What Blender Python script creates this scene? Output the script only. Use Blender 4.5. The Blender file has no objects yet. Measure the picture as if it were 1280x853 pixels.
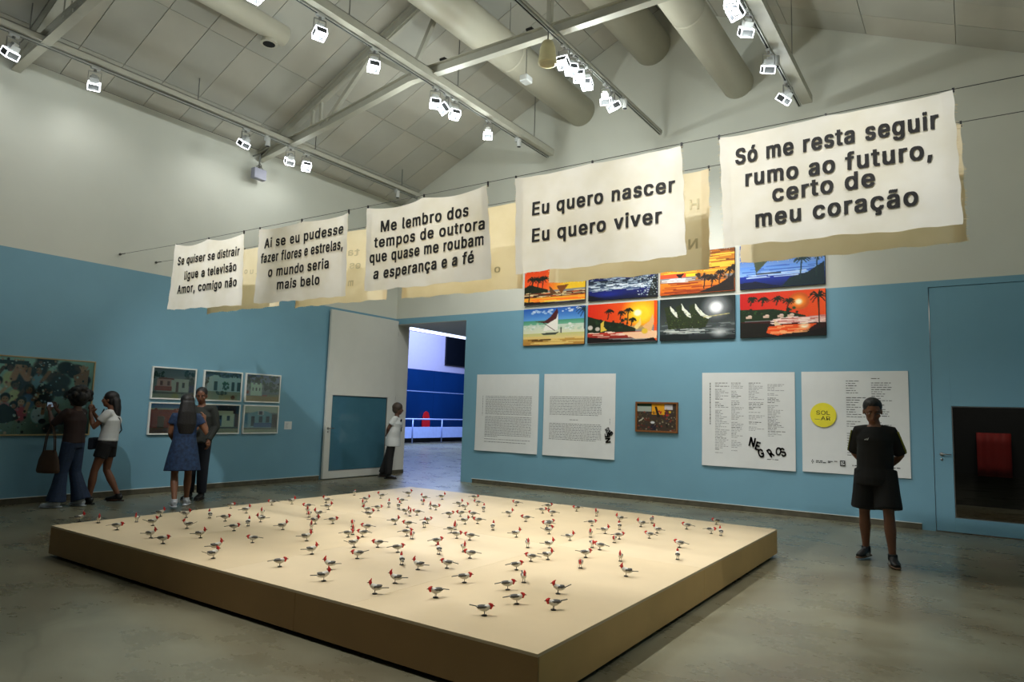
import bpy, bmesh, math, random
import numpy as np
from mathutils import Vector, Matrix, noise

# ------------------------------------------------------------------ camera, world, exposure
SC = bpy.context.scene
COL = SC.collection
H = 1.5
CX, CY = 11.2449, -11.6226
YAW, PITCH, ROLL, F = -0.5981, 0.1051, 0.0303, 847.84
fw = Vector((math.sin(YAW)*math.cos(PITCH), math.cos(YAW)*math.cos(PITCH), math.sin(PITCH)))
rt0 = Vector((math.cos(YAW), -math.sin(YAW), 0)); up0 = rt0.cross(fw)
RT = math.cos(ROLL)*rt0 + math.sin(ROLL)*up0
UP = -math.sin(ROLL)*rt0 + math.cos(ROLL)*up0
CP = Vector((CX, CY, H))
cd = bpy.data.cameras.new('camera'); cam = bpy.data.objects.new('camera', cd); COL.objects.link(cam)
cd.sensor_width = 36.0; cd.lens = F/1280*36.0; cd.clip_end = 100; cd.clip_start = .05
cam.matrix_world = Matrix(((RT.x, UP.x, -fw.x, CX), (RT.y, UP.y, -fw.y, CY), (RT.z, UP.z, -fw.z, H), (0, 0, 0, 1)))
SC.camera = cam

W = bpy.data.worlds.new('world'); SC.world = W; W.use_nodes = True
W.node_tree.nodes['Background'].inputs[0].default_value = (.80, .95, .92, 1)
W.node_tree.nodes['Background'].inputs[1].default_value = .02
SC.view_settings.view_transform = 'Standard'; SC.view_settings.look = 'None'
SC.view_settings.gamma = 1; SC.view_settings.use_curve_mapping = False
SC.view_settings.exposure = 0.0

random.seed(4)

def at(px, py, axis, val):
    """point of the plane axis=val seen at that spot of the reference view (used while laying the scene out)"""
    d = fw + RT*((px-640)/F) - UP*((py-426.5)/F)
    t = (val - CP[axis])/d[axis]
    return CP + d*t
def bw(px, py, y=0.0):
    p = at(px, py, 1, y); return p.x, p.z
def lw(px, py, x=0.0):
    p = at(px, py, 0, x); return p.y, p.z

# ------------------------------------------------------------------ materials
def lin(c):
    return tuple((v/12.92 if v <= .04045 else ((v+.055)/1.055)**2.4) for v in [x/255.0 for x in c])
def mat(name, rgb, rough=.6, metal=0, var=.06, scale=6.0, bump=0, emit=None, estr=0, spec=.5, coat=0, sheen=0):
    m = bpy.data.materials.new(name); m.use_nodes = True
    nt = m.node_tree; b = nt.nodes['Principled BSDF']
    c = lin(rgb)
    b.inputs['Roughness'].default_value = rough; b.inputs['Metallic'].default_value = metal
    b.inputs['Specular IOR Level'].default_value = spec
    b.inputs['Coat Weight'].default_value = coat
    b.inputs['Sheen Weight'].default_value = sheen
    tc = nt.nodes.new('ShaderNodeTexCoord'); n = nt.nodes.new('ShaderNodeTexNoise')
    n.inputs['Scale'].default_value = scale; n.inputs['Detail'].default_value = 4
    nt.links.new(tc.outputs['Object'], n.inputs['Vector'])
    r = nt.nodes.new('ShaderNodeValToRGB')
    r.color_ramp.elements[0].position = .3; r.color_ramp.elements[1].position = .7
    r.color_ramp.elements[0].color = (*[v*(1-var) for v in c], 1)
    r.color_ramp.elements[1].color = (*[min(1, v*(1+var)) for v in c], 1)
    nt.links.new(n.outputs['Fac'], r.inputs['Fac']); nt.links.new(r.outputs['Color'], b.inputs['Base Color'])
    if bump:
        bp = nt.nodes.new('ShaderNodeBump'); bp.inputs['Strength'].default_value = bump; bp.inputs['Distance'].default_value = .01
        nt.links.new(n.outputs['Fac'], bp.inputs['Height']); nt.links.new(bp.outputs['Normal'], b.inputs['Normal'])
    if emit:
        b.inputs['Emission Color'].default_value = (*lin(emit), 1); b.inputs['Emission Strength'].default_value = estr
    return m
def glass(name, tint=(235, 245, 245), alpha=.12, rough=.02):
    m = bpy.data.materials.new(name); m.use_nodes = True; nt = m.node_tree; nt.nodes.clear()
    o = nt.nodes.new('ShaderNodeOutputMaterial'); t = nt.nodes.new('ShaderNodeBsdfTransparent'); g = nt.nodes.new('ShaderNodeBsdfGlossy')
    fr = nt.nodes.new('ShaderNodeFresnel'); fr.inputs[0].default_value = 1.5
    mx = nt.nodes.new('ShaderNodeMixShader'); t.inputs[0].default_value = (*lin(tint), 1); g.inputs['Roughness'].default_value = rough
    nt.links.new(fr.outputs[0], mx.inputs[0]); nt.links.new(t.outputs[0], mx.inputs[1]); nt.links.new(g.outputs[0], mx.inputs[2])
    nt.links.new(mx.outputs[0], o.inputs[0]); return m
def painted(name, rough=.5, spec=.3):
    m = bpy.data.materials.new(name); m.use_nodes = True; nt = m.node_tree; b = nt.nodes['Principled BSDF']
    a = nt.nodes.new('ShaderNodeAttribute'); a.attribute_name = 'paint'
    nt.links.new(a.outputs['Color'], b.inputs['Base Color']); b.inputs['Roughness'].default_value = rough
    b.inputs['Specular IOR Level'].default_value = spec; return m
def floor_material():
    m = bpy.data.materials.new('polished_concrete'); m.use_nodes = True; nt = m.node_tree; b = nt.nodes['Principled BSDF']
    L = nt.links.new
    tc = nt.nodes.new('ShaderNodeTexCoord'); mp = nt.nodes.new('ShaderNodeMapping'); L(tc.outputs['Object'], mp.inputs[0])
    n1 = nt.nodes.new('ShaderNodeTexNoise'); n1.inputs['Scale'].default_value = .6; n1.inputs['Detail'].default_value = 6; n1.inputs['Distortion'].default_value = .5
    n2 = nt.nodes.new('ShaderNodeTexNoise'); n2.inputs['Scale'].default_value = 3.5; n2.inputs['Detail'].default_value = 10; n2.inputs['Roughness'].default_value = .65
    n3 = nt.nodes.new('ShaderNodeTexNoise'); n3.inputs['Scale'].default_value = 40; n3.inputs['Detail'].default_value = 4
    mp2 = nt.nodes.new('ShaderNodeMapping'); mp2.inputs['Scale'].default_value = (.45, .7, 1); mp2.inputs['Rotation'].default_value = (0, 0, .5); L(tc.outputs['Object'], mp2.inputs[0])
    L(mp.outputs[0], n1.inputs[0]); L(mp2.outputs[0], n2.inputs[0]); L(mp.outputs[0], n3.inputs[0])
    r1 = nt.nodes.new('ShaderNodeValToRGB'); e = r1.color_ramp.elements
    e[0].position = .25; e[0].color = (*lin((100, 88, 64)), 1); e[1].position = .7; e[1].color = (*lin((136, 135, 114)), 1)
    r2 = nt.nodes.new('ShaderNodeValToRGB'); e = r2.color_ramp.elements
    e[0].position = .2; e[0].color = (.62, .60, .55, 1); e[1].position = .72; e[1].color = (1.0, 1.0, 1.0, 1)
    r3 = nt.nodes.new('ShaderNodeValToRGB'); e = r3.color_ramp.elements
    e[0].position = .25; e[0].color = (.7, .7, .68, 1); e[1].position = .42; e[1].color = (1, 1, 1, 1)
    L(n1.outputs[0], r1.inputs[0]); L(n2.outputs[0], r2.inputs[0]); L(n3.outputs[0], r3.inputs[0])
    m1 = nt.nodes.new('ShaderNodeMixRGB'); m1.blend_type = 'MULTIPLY'; m1.inputs[0].default_value = 1
    m2 = nt.nodes.new('ShaderNodeMixRGB'); m2.blend_type = 'MULTIPLY'; m2.inputs[0].default_value = .22
    L(r1.outputs[0], m1.inputs[1]); L(r2.outputs[0], m1.inputs[2]); L(m1.outputs[0], m2.inputs[1]); L(r3.outputs[0], m2.inputs[2])
    # hairline cracks
    v = nt.nodes.new('ShaderNodeTexVoronoi'); v.feature = 'DISTANCE_TO_EDGE'; v.inputs['Scale'].default_value = .28; v.inputs['Randomness'].default_value = .9
    nd = nt.nodes.new('ShaderNodeTexNoise'); nd.inputs['Scale'].default_value = 1.5
    ad = nt.nodes.new('ShaderNodeMixRGB'); ad.inputs[0].default_value = .12; L(mp.outputs[0], ad.inputs[1]); L(mp.outputs[0], nd.inputs[0]); L(nd.outputs['Color'], ad.inputs[2]); L(ad.outputs[0], v.inputs[0])
    rc = nt.nodes.new('ShaderNodeValToRGB'); e = rc.color_ramp.elements
    e[0].position = 0; e[0].color = (.72, .72, .7, 1); e[1].position = .0025; e[1].color = (1, 1, 1, 1); L(v.outputs['Distance'], rc.inputs[0])
    m3 = nt.nodes.new('ShaderNodeMixRGB'); m3.blend_type = 'MULTIPLY'; m3.inputs[0].default_value = .6; L(m2.outputs[0], m3.inputs[1]); L(rc.outputs[0], m3.inputs[2])
    L(m3.outputs[0], b.inputs['Base Color'])
    rr = nt.nodes.new('ShaderNodeMapRange'); rr.inputs[3].default_value = .16; rr.inputs[4].default_value = .42; L(n2.outputs[0], rr.inputs[0]); L(rr.outputs[0], b.inputs['Roughness'])
    b.inputs['Specular IOR Level'].default_value = .5
    bp = nt.nodes.new('ShaderNodeBump'); bp.inputs['Strength'].default_value = .05; L(n2.outputs[0], bp.inputs['Height']); L(bp.outputs[0], b.inputs['Normal'])
    return m
def cloth_material(name, rgb, trans):
    m = bpy.data.materials.new(name); m.use_nodes = True; nt = m.node_tree; nt.nodes.clear(); L = nt.links.new
    o = nt.nodes.new('ShaderNodeOutputMaterial'); d = nt.nodes.new('ShaderNodeBsdfDiffuse'); t = nt.nodes.new('ShaderNodeBsdfTranslucent'); x = nt.nodes.new('ShaderNodeMixShader'); x.inputs[0].default_value = trans
    tc = nt.nodes.new('ShaderNodeTexCoord'); n = nt.nodes.new('ShaderNodeTexNoise'); n.inputs['Scale'].default_value = 2.3; n.inputs['Detail'].default_value = 6; L(tc.outputs['Object'], n.inputs[0])
    r = nt.nodes.new('ShaderNodeValToRGB'); c = lin(rgb); e = r.color_ramp.elements; e[0].position = .3; e[0].color = (c[0]*.9, c[1]*.88, c[2]*.8, 1); e[1].position = .6; e[1].color = (*c, 1)
    L(n.outputs[0], r.inputs[0]); L(r.outputs[0], d.inputs[0])
    mc = nt.nodes.new('ShaderNodeMixRGB'); mc.blend_type = 'MULTIPLY'; mc.inputs[0].default_value = 1; mc.inputs[2].default_value = (1, .86, .6, 1); L(r.outputs[0], mc.inputs[1]); L(mc.outputs[0], t.inputs[0])
    L(d.outputs[0], x.inputs[1]); L(t.outputs[0], x.inputs[2]); L(x.outputs[0], o.inputs[0]); return m

M = dict(
    cream=mat('cream_wall_paint', (206, 207, 196), .7, var=.03, scale=1.2),
    blue=mat('blue_wall_paint', (112, 158, 178), .55, var=.03, scale=1.5),
    white=mat('white_satin_paint', (208, 208, 200), .5, var=.02, scale=3),
    ceil=mat('ceiling_board', (188, 185, 173), .8, var=.05, scale=1.5),
    ceil2=mat('ceiling_board_cool', (182, 181, 171), .8, var=.05, scale=1.5),
    joint=mat('ceiling_joint', (98, 94, 80), .9),
    steel=mat('truss_paint', (182, 180, 166), .45, var=.04),
    track=mat('track_aluminium', (176, 178, 172), .35, .6, var=.04),
    black=mat('black_plastic', (18, 18, 18), .5),
    slot=mat('track_slot_black', (10, 10, 10), .8),
    duct=mat('duct_cream_paint', (196, 192, 174), .45, var=.03, scale=2),
    base=mat('skirting_concrete', (82, 78, 62), .7, var=.25, scale=9, bump=.3),
    ply=mat('plinth_board', (207, 186, 148), .55, var=.04, scale=2.5),
    ply2=mat('plinth_board_pale', (209, 189, 153), .55, var=.04, scale=2.5),
    fascia=mat('plinth_fascia_lit', (200, 164, 104), .6, var=.06, scale=3),  # same board lightened, light on the right side put into the colour
    fascia_shaded=mat('plinth_fascia_shaded', (156, 122, 74), .6, var=.06, scale=3),  # same board darkened, shade of the front face put into the colour
    dark=mat('dark_recess', (12, 12, 10), .9),
    lens=mat('lamp_glass_glow', (255, 255, 255), .4, emit=(238, 246, 255), estr=28),
    rim=mat('lamp_diffuser_glow', (255, 255, 255), .4, emit=(240, 247, 255), estr=6),
    frost=mat('frosted_glass_shade', (64, 66, 68), .5),
    housing=mat('lamp_housing', (196, 198, 196), .35, .3),
    floor=floor_material(),
    cloth=cloth_material('white_cotton_cloth', (248, 247, 238), .18),
    cloth_old=cloth_material('yellowed_cotton_cloth', (240, 232, 206), .36),
    ink=mat('black_ink', (22, 21, 20), .7),
    ghost=mat('ink_seen_through_cloth', (196, 186, 152), .9),
    panel=mat('white_panel', (214, 216, 214), .55, var=.02),
    text=mat('grey_print', (92, 94, 94), .8),
    textd=mat('black_print', (24, 24, 24), .7),
    textl=mat('pale_print', (140, 142, 142), .8),
    yellow=mat('yellow_print', (226, 214, 46), .6),
    frame_white=mat('white_frame', (226, 226, 220), .45),
    frame_wood=mat('natural_wood_frame', (150, 134, 92), .5, var=.1, scale=20),
    frame_dark=mat('brown_wood_frame', (120, 74, 34), .4, var=.15, scale=30),
    canvas_edge=mat('canvas_edge', (24, 22, 22), .7),
    paint=painted('painted_canvas', .5), photo=painted('photo_print', .35, .4),
    glass=glass('clear_glass'), teal=glass('tinted_glass', (120, 160, 160)), dglass=glass('dark_glass', (200, 205, 205)),
    pane_view=mat('blue_wall_seen_through_pane', (66, 108, 124), .08, var=.03, coat=.6),  # opaque teal stands in for the blue wall seen through clear glass
    metal=mat('brushed_metal', (150, 150, 148), .3, .9),
    wire=mat('steel_wire', (70, 70, 66), .4, .5),
    bell=mat('cream_plastic', (206, 196, 150), .5),
    box=mat('lilac_grey_plastic', (150, 150, 166), .5),
    hallwall=mat('hall_pale_wall', (166, 157, 184), .6, var=.02),
    halldark=mat('hall_navy_panel', (8, 40, 84), .25, var=.3, scale=.25),
    hallblack=mat('hall_dark_screen', (4, 8, 18), .4),
    hallpanel=mat('hall_low_barrier', (170, 185, 235), .5),
    red=mat('red_sign', (190, 16, 24), .5),
    strip=mat('hall_strip_light', (255, 255, 255), .5, emit=(215, 225, 255), estr=1.6),
    rail=mat('hall_rail', (150, 165, 215), .3, .3),
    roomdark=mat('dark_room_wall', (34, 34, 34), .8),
    redart=mat('red_hanging', (150, 28, 22), .7),
)

# ------------------------------------------------------------------ mesh helpers
class MB:
    def __init__(s): s.v = []; s.f = []; s.mi = []
    def add(s, vs, fs, mi=0):
        o = len(s.v); s.v += [tuple(v) for v in vs]; s.f += [tuple(i+o for i in f) for f in fs]; s.mi += [mi]*len(fs); return s
    def box(s, a, b, mi=0):
        x0, y0, z0 = [min(a[i], b[i]) for i in range(3)]; x1, y1, z1 = [max(a[i], b[i]) for i in range(3)]
        vs = [(x0, y0, z0), (x1, y0, z0), (x1, y1, z0), (x0, y1, z0), (x0, y0, z1), (x1, y0, z1), (x1, y1, z1), (x0, y1, z1)]
        return s.add(vs, [(0, 3, 2, 1), (4, 5, 6, 7), (0, 1, 5, 4), (1, 2, 6, 5), (2, 3, 7, 6), (3, 0, 4, 7)], mi)
    def bar(s, a, b, w, h, upv=(0, 0, 1), mi=0):
        a = Vector(a); b = Vector(b); d = (b-a).normalized(); u = Vector(upv); r = d.cross(u)
        if r.length < 1e-5: r = d.cross(Vector((1, 0, 0)))
        r.normalize(); u = r.cross(d); vs = []
        for p in (a, b):
            for sx, sy in ((-1, -1), (1, -1), (1, 1), (-1, 1)): vs.append(p + r*sx*w/2 + u*sy*h/2)
        return s.add(vs, [(3, 2, 1, 0), (4, 5, 6, 7), (0, 1, 5, 4), (1, 2, 6, 5), (2, 3, 7, 6), (3, 0, 4, 7)], mi)
    def tube(s, pts, rad, n=10, caps=True, mi=0, squash=(1, 1)):
        """rings along pts with radius (or (rx,ry)) per point"""
        pts = [Vector(p) for p in pts]
        if not hasattr(rad, '__len__'): rad = [rad]*len(pts)
        rings = []; ref = None
        for i, p in enumerate(pts):
            d = (pts[min(i+1, len(pts)-1)] - pts[max(i-1, 0)]).normalized()
            if ref is None:
                ref = Vector((1, 0, 0)) if abs(d.x) < .8 else Vector((0, 1, 0))
            r = (ref - d*ref.dot(d)).normalized(); q = d.cross(r); ref = r
            ra = rad[i] if hasattr(rad[i], '__len__') else (rad[i], rad[i])
            rings.append([p + r*ra[0]*math.cos(2*math.pi*k/n) + q*ra[1]*math.sin(2*math.pi*k/n) for k in range(n)])
        vs = [v for rg in rings for v in rg]; fs = []
        for i in range(len(rings)-1):
            for k in range(n):
                k2 = (k+1) % n; fs.append((i*n+k, i*n+k2, (i+1)*n+k2, (i+1)*n+k))
        if caps: fs.append(tuple(range(n-1, -1, -1))); fs.append(tuple((len(rings)-1)*n+k for k in range(n)))
        return s.add(vs, fs, mi)
    def ell(s, c, r, rot=None, nu=14, nv=9, mi=0):
        c = Vector(c); vs = []; fs = []
        for j in range(nv+1):
            th = math.pi*j/nv
            for i in range(nu):
                ph = 2*math.pi*i/nu; p = Vector((r[0]*math.sin(th)*math.cos(ph), r[1]*math.sin(th)*math.sin(ph), r[2]*math.cos(th)))
                if rot is not None: p = rot @ p
                vs.append(c+p)
        for j in range(nv):
            for i in range(nu):
                i2 = (i+1) % nu
                if j == 0: fs.append((i, (j+1)*nu+i, (j+1)*nu+i2))
                elif j == nv-1: fs.append((j*nu+i, (j+1)*nu+i, j*nu+i2))
                else: fs.append((j*nu+i, (j+1)*nu+i, (j+1)*nu+i2, j*nu+i2))
        return s.add(vs, fs, mi)
    def quad(s, a, b, c, d, mi=0): return s.add([a, b, c, d], [(0, 1, 2, 3)], mi)
    def mesh(s, name, mats, smooth=False):
        m = bpy.data.meshes.new(name); m.from_pydata(s.v, [], s.f); m.validate(); m.update()
        for mm in (mats if isinstance(mats, (list, tuple)) else [mats]): m.materials.append(mm)
        if any(s.mi) and len(m.polygons) == len(s.mi): m.polygons.foreach_set('material_index', s.mi)
        bm = bmesh.new(); bm.from_mesh(m); bmesh.ops.remove_doubles(bm, verts=bm.verts, dist=1e-6)
        bmesh.ops.recalc_face_normals(bm, faces=bm.faces); bm.to_mesh(m); bm.free()
        if smooth: m.polygons.foreach_set('use_smooth', [True]*len(m.polygons))
        return m
    def build(s, name, mats, parent=None, smooth=False, bevel=0):
        return obj(name, s.mesh(name, mats, smooth), parent, bevel)
def obj(name, me, parent=None, bevel=0):
    o = bpy.data.objects.new(name, me); COL.objects.link(o)
    if parent: o.parent = parent
    if bevel:
        b = o.modifiers.new('bevel', 'BEVEL'); b.width = bevel; b.segments = 2; b.limit_method = 'ANGLE'
    return o
def empty(name, loc=(0, 0, 0), rz=0):
    o = bpy.data.objects.new(name, None); COL.objects.link(o); o.location = loc; o.rotation_euler.z = rz; o.empty_display_size = .1; return o
def tag(o, label=None, cat=None, group=None, kind=None):
    if label: o['label'] = label
    if cat: o['category'] = cat
    if group: o['group'] = group
    if kind: o['kind'] = kind
    return o
def structure(o): o['kind'] = 'structure'; return o
def sm(o): o.data.polygons.foreach_set('use_smooth', [True]*len(o.data.polygons)); return o

try:    # Blender's own bundled sans-serif; the built-in font serves when it is missing
    FONT = bpy.data.fonts.load(bpy.utils.resource_path('LOCAL')+'/datafiles/fonts/Inter.woff2')
except Exception:
    FONT = None
def text_mesh(body, bold=.012, extrude=0.0, track=1.0):
    c = bpy.data.curves.new('t', 'FONT'); c.body = body
    if FONT: c.font = FONT
    c.offset = bold; c.space_character = track; c.space_word = 1.0+(track-1)*.6; c.resolution_u = 3; c.extrude = extrude; c.fill_mode = 'FRONT' if extrude == 0 else 'BOTH'
    o = bpy.data.objects.new('t', c); COL.objects.link(o); bpy.context.view_layer.update()
    m = bpy.data.meshes.new_from_object(o); bpy.data.objects.remove(o)
    n = len(m.vertices); co = np.zeros(n*3); m.vertices.foreach_get('co', co); co = co.reshape(-1, 3)
    fs = [tuple(p.vertices) for p in m.polygons]; bpy.data.meshes.remove(m)
    return co, fs
_e = text_mesh('E', 0)[0]; CAPR = float(_e[:, 1].max()-_e[:, 1].min())
def add_text(mb, body, fn, bold=.012, width=None, cap=None, mi=0, mirror=False, track=1.0):
    """fn maps (u metres along, v metres up) to a 3D point; width fits the string, cap is cap height (font cap ~0.73)"""
    co, fs = text_mesh(body, 0, track=track)
    x0, x1 = co[:, 0].min(), co[:, 0].max(); sx = width/(x1-x0) if width else cap/CAPR
    sy = cap/CAPR
    for dx, dy in ((-1, -1), (1, -1), (0, 0), (-1, 1), (1, 1)) if bold else ((0, 0),):   # weight by overprinting, like a heavy ink pass
        vs = []
        for x, y, z in co:
            u = (x-x0)*sx + dx*bold*sy
            if mirror: u = width-u
            vs.append(fn(u, y*sy+dy*bold*.6*sy))
        mb.add(vs, fs, mi)
# ------------------------------------------------------------------ room shell
RW = 13.0; EZ = 6.38; RX = 6.5; RZ = 9.28; YF = -14.5; BZ = 3.622; DX = 2.1; DH = 3.49; WT = .45
def roofz(x): return EZ + (RZ-EZ)*(x/RX if x < RX else (RW-x)/(RW-RX))
m = MB().box((-14, -14.5, -.1), (13.3, 28, 0)); structure(m.build('floor', M['floor']))
# left wall: blue lower paint, cream upper paint
m = MB(); m.box((-.3, YF, 0), (0, 0, BZ), 0); m.box((-.3, YF, BZ), (0, 0, EZ), 1)
structure(m.build('wall_left', [M['blue'], M['cream']]))
m = MB(); m.box((RW, YF, 0), (RW+.3, 0, BZ), 0); m.box((RW, YF, BZ), (RW+.3, 0, EZ), 1)
structure(m.build('wall_right', [M['blue'], M['cream']]))
# back wall with a doorway at the left and a glazed door at the right
D2a = bw(1164.5, 500)[0]; D2b = D2a+1.72; D2h = 3.53
m = MB()
m.box((DX, 0, 0), (D2a, WT, BZ), 0); m.box((D2b, 0, 0), (RW, WT, BZ), 0); m.box((D2a, 0, D2h), (D2b, WT, BZ), 0)
m.box((-.3, 0, DH), (DX, WT, BZ), 0); m.box((-.3, 0.0, 0), (0, WT, DH), 1)
prof = [(-.3, BZ), (RW+.3, BZ), (RW+.3, EZ), (RX, RZ), (-.3, EZ-.1)]
vs = [(x, 0, z) for x, z in prof] + [(x, WT, z) for x, z in prof]; n = 5
m.add(vs, [tuple(range(n)), tuple(range(2*n-1, n-1, -1))] + [(i, (i+1) % n, n+(i+1) % n, n+i) for i in range(n)], 2)
m.box((-.001, 0.02, 0), (.012, WT, DH), 1); m.box((0, .01, DH-.012), (DX, WT, DH), 1)
structure(m.build('wall_back', [M['blue'], M['white'], M['cream']]))
# front side of the room behind the visitor is left open so the dim world light fills in
# ceiling: dark carrier deck with separate boards below it
m = MB()
for a, b in ((0, RX), (RX, RW)):
    za, zb = roofz(a)+.03, roofz(b)+.03
    m.add([(a, YF, za), (b, YF, zb), (b, WT, zb), (a, WT, za), (a, YF, za+.1), (b, YF, zb+.1), (b, WT, zb+.1), (a, WT, za+.1)],
          [(0, 3, 2, 1), (4, 5, 6, 7), (0, 1, 5, 4), (1, 2, 6, 5), (2, 3, 7, 6), (3, 0, 4, 7)])
ceiling = structure(m.build('ceiling', M['joint']))
rows = [0, .6, 1.79, 2.98, 4.17, 5.36, 6.5]; cache = {}
sl = math.atan2(RZ-EZ, RX); ky = .62
for side in (0, 1):
    for i in range(6):
        a, b = rows[i], rows[i+1]
        for j in range(16):
            k = (i, (i*7+j*3+side) % 2)
            if k not in cache:
                L = (b-a)/math.cos(sl)-.01
                cache[k] = MB().box((0, 0, 0), (L, ky-.01, .022)).mesh('ceiling_board', M['ceil'] if k[1] else M['ceil2'])
            o = obj('ceiling_board', cache[k], ceiling)
            y1 = -.005 - j*ky
            if side == 0: o.location = (a+.003, y1-ky+.005, roofz(a)+.002+random.uniform(0, .004)); o.rotation_euler = (0, -sl, 0)
            else: o.location = (RW-a-.003, y1-.002, roofz(a)+.002+random.uniform(0, .004)); o.rotation_euler = (0, -sl, math.pi)
# skirting
def skirt(name, pts, h=.085):
    m = MB(); (x0, y0), (x1, y1) = pts; m.box((x0, y0, 0), (x1, y1, h)); return structure(m.build(name, M['base'], bevel=.003))
skirt('baseboard_left', ((0, -10.5), (.014, -2.06)))
skirt('baseboard_back', ((DX+.32, -.014), (D2a-.17, 0)))
skirt('baseboard_corner', ((0.012, .02), (.022, WT)))
m = MB().box((.0, -10.5, .085), (.02, -2.06, .093)); structure(m.build('trim_1', M['white']))
m = MB().box((DX+.3, -.02, .085), (D2a-.17, 0, .093)); structure(m.build('trim_2', M['white']))
# ---- white door folded back against the left wall
door = tag(empty('door_1', (0.03, 0, 0)), kind='structure'); door['kind'] = 'structure'
wy0, wz0 = -1.8975, .17; wy1, wz1 = -.27, 1.755
dy0, dy1, dz1 = -2.045, -.02, 3.56
X0, X1 = .045, .10
m = MB(); m.box((X0, dy0, .02), (X1, wy0, dz1)); m.box((X0, wy1, .02), (X1, dy1, dz1)); m.box((X0, wy0, .02), (X1, wy1, wz0)); m.box((X0, wy0, wz1), (X1, wy1, dz1))
m.build('door_leaf', M['white'], door, bevel=.003)
m = MB(); e = .012
m.box((X1-.01, wy0, wz0), (X1-.03, wy0+e, wz1)); m.box((X1-.01, wy1-e, wz0), (X1-.03, wy1, wz1)); m.box((X1-.01, wy0, wz0), (X1-.03, wy1, wz0+e)); m.box((X1-.01, wy0, wz1-e), (X1-.03, wy1, wz1))
m.build('glazing_bead', M['metal'], door)
MB().box((X0+.02, wy0+.002, wz0+.002), (X0+.026, wy1-.002, wz1-.002)).build('glass_pane', M['pane_view'], door)
m = MB(); hy, hz = dy0+.07, 1.06
m.tube([(X1, hy, hz), (X1+.012, hy, hz)], .026, 14); m.tube([(X1+.01, hy, hz), (X1+.055, hy, hz), (X1+.06, hy+.02, hz), (X1+.06, hy+.12, hz)], .009, 8); m.tube([(X1, hy, hz-.075), (X1+.01, hy, hz-.075)], .016, 12)
tag(m.build('door_handle', M['metal'], door, smooth=True), 'metal lever handle')
for z in (.3, 1.7, 3.2): MB().tube([(X1-.02, -.01, z), (X1-.02, -.01, z+.1)], .012, 8).build('hinge', M['metal'], door)
for o in door.children: o.location.x -= .03
# ---- blue door with dark window at the right
d2 = tag(empty('door_2', (D2a, 0, 0)), kind='structure')
gx0, gz1 = bw(1189, 508); _, gz0 = bw(1193, 648); gx1 = D2b - (gx0-D2a)
m = MB(); ya, yb = .012, .07; g = .008
m.box((D2a+g, ya, .012), (gx0, yb, D2h-g)); m.box((gx1, ya, .012), (D2b-g, yb, D2h-g)); m.box((gx0, ya, .012), (gx1, yb, gz0)); m.box((gx0, ya, gz1), (gx1, yb, D2h-g))
o = m.build('door_leaf', M['blue'], d2, bevel=.002); o.location = (-D2a, 0, 0)
m = MB(); m.box((gx0, ya+.01, gz0), (gx1, ya+.03, gz0+.012)); m.box((gx0, ya+.01, gz1-.012), (gx1, ya+.03, gz1)); m.box((gx0, ya+.01, gz0), (gx0+.012, ya+.03, gz1)); m.box((gx1-.012, ya+.01, gz0), (gx1, ya+.03, gz1))
o = m.build('glazing_bead', M['metal'], d2); o.location = (-D2a, 0, 0)
o = MB().box((gx0, ya+.035, gz0), (gx1, ya+.041, gz1)).build('glass_pane', M['dglass'], d2); o.location = (-D2a, 0, 0)
hx, hz = bw(1177, 568); m = MB()
m.tube([(hx, ya, hz), (hx, ya-.012, hz)], .026, 14); m.tube([(hx, ya-.01, hz), (hx, ya-.055, hz), (hx+.02, ya-.06, hz), (hx+.12, ya-.06, hz)], .009, 8); m.tube([(hx, ya, hz-.075), (hx, ya-.01, hz-.075)], .018, 12)
o = tag(m.build('door_handle', M['metal'], d2, smooth=True), 'metal lever handle'); o.location = (-D2a, 0, 0)
# dark side room behind that door
m = MB(); m.box((9.6, 4.2, 0), (13.6, 4.3, 3.6)); m.box((9.5, WT, 0), (9.6, 4.2, 3.6)); m.box((13.5, WT, 0), (13.6, 4.2, 3.6)); m.box((9.5, WT, 3.6), (13.6, 4.3, 3.7))
structure(m.build('wall_side_room', M['roomdark']))
ra = at(1220, 541, 1, 3.9); rb = at(1266, 598, 1, 3.9)
m = MB(); nx = 14
for i in range(nx):
    for j in range(4):
        def P_(i, j): u = i/nx; return (ra.x+(rb.x-ra.x)*u, 3.9+.02*math.sin(u*14), ra.z+(rb.z-ra.z)*j/4)
        m.quad(P_(i, j), P_(i+1, j), P_(i+1, j+1), P_(i, j+1))
o = m.build('red_hanging', M['redart'], smooth=True); s_ = o.modifiers.new('s', 'SOLIDIFY'); s_.thickness = .01
tag(o, 'dim red cloth hanging in the dark room behind the blue door window', 'hanging')
MB().box((ra.x, 3.93, ra.z-.005), (rb.x, 4.2, ra.z+.01)).build('wall_batten', M['roomdark'], o)
# ---- hall seen through the doorway
HX = -10.0
m = MB().box((0, WT, 3.49), (6, 9, 3.7)); m.box((-.3, WT, 3.49), (0, WT+.05, 3.7)); structure(m.build('ceiling_lobby', M['white']))
m = MB()
m.box((HX-.2, 4, 0), (HX, 26, 6.8)); structure(m.build('wall_hall', M['hallwall']))
m = MB().box((HX-.2, WT+6, 6.8), (6.2, 26, 6.9)); m.box((0, 9, 3.7), (.15, 9.1, 6.8)); structure(m.build('ceiling_hall', M['hallwall']))
m = MB().box((HX, 26, 0), (6, 26.2, 6.8)); m.box((6, WT, 0), (6.2, 26, 6.8)); structure(m.build('wall_hall_far', M['roomdark']))
# light strip high on the hall wall
m = MB().box((HX+.003, 6, 5.12), (HX+.05, 24, 5.42)); tag(m.build('strip_light', M['strip']), 'long glowing strip light high on the hall wall through the doorway', 'light')
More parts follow.
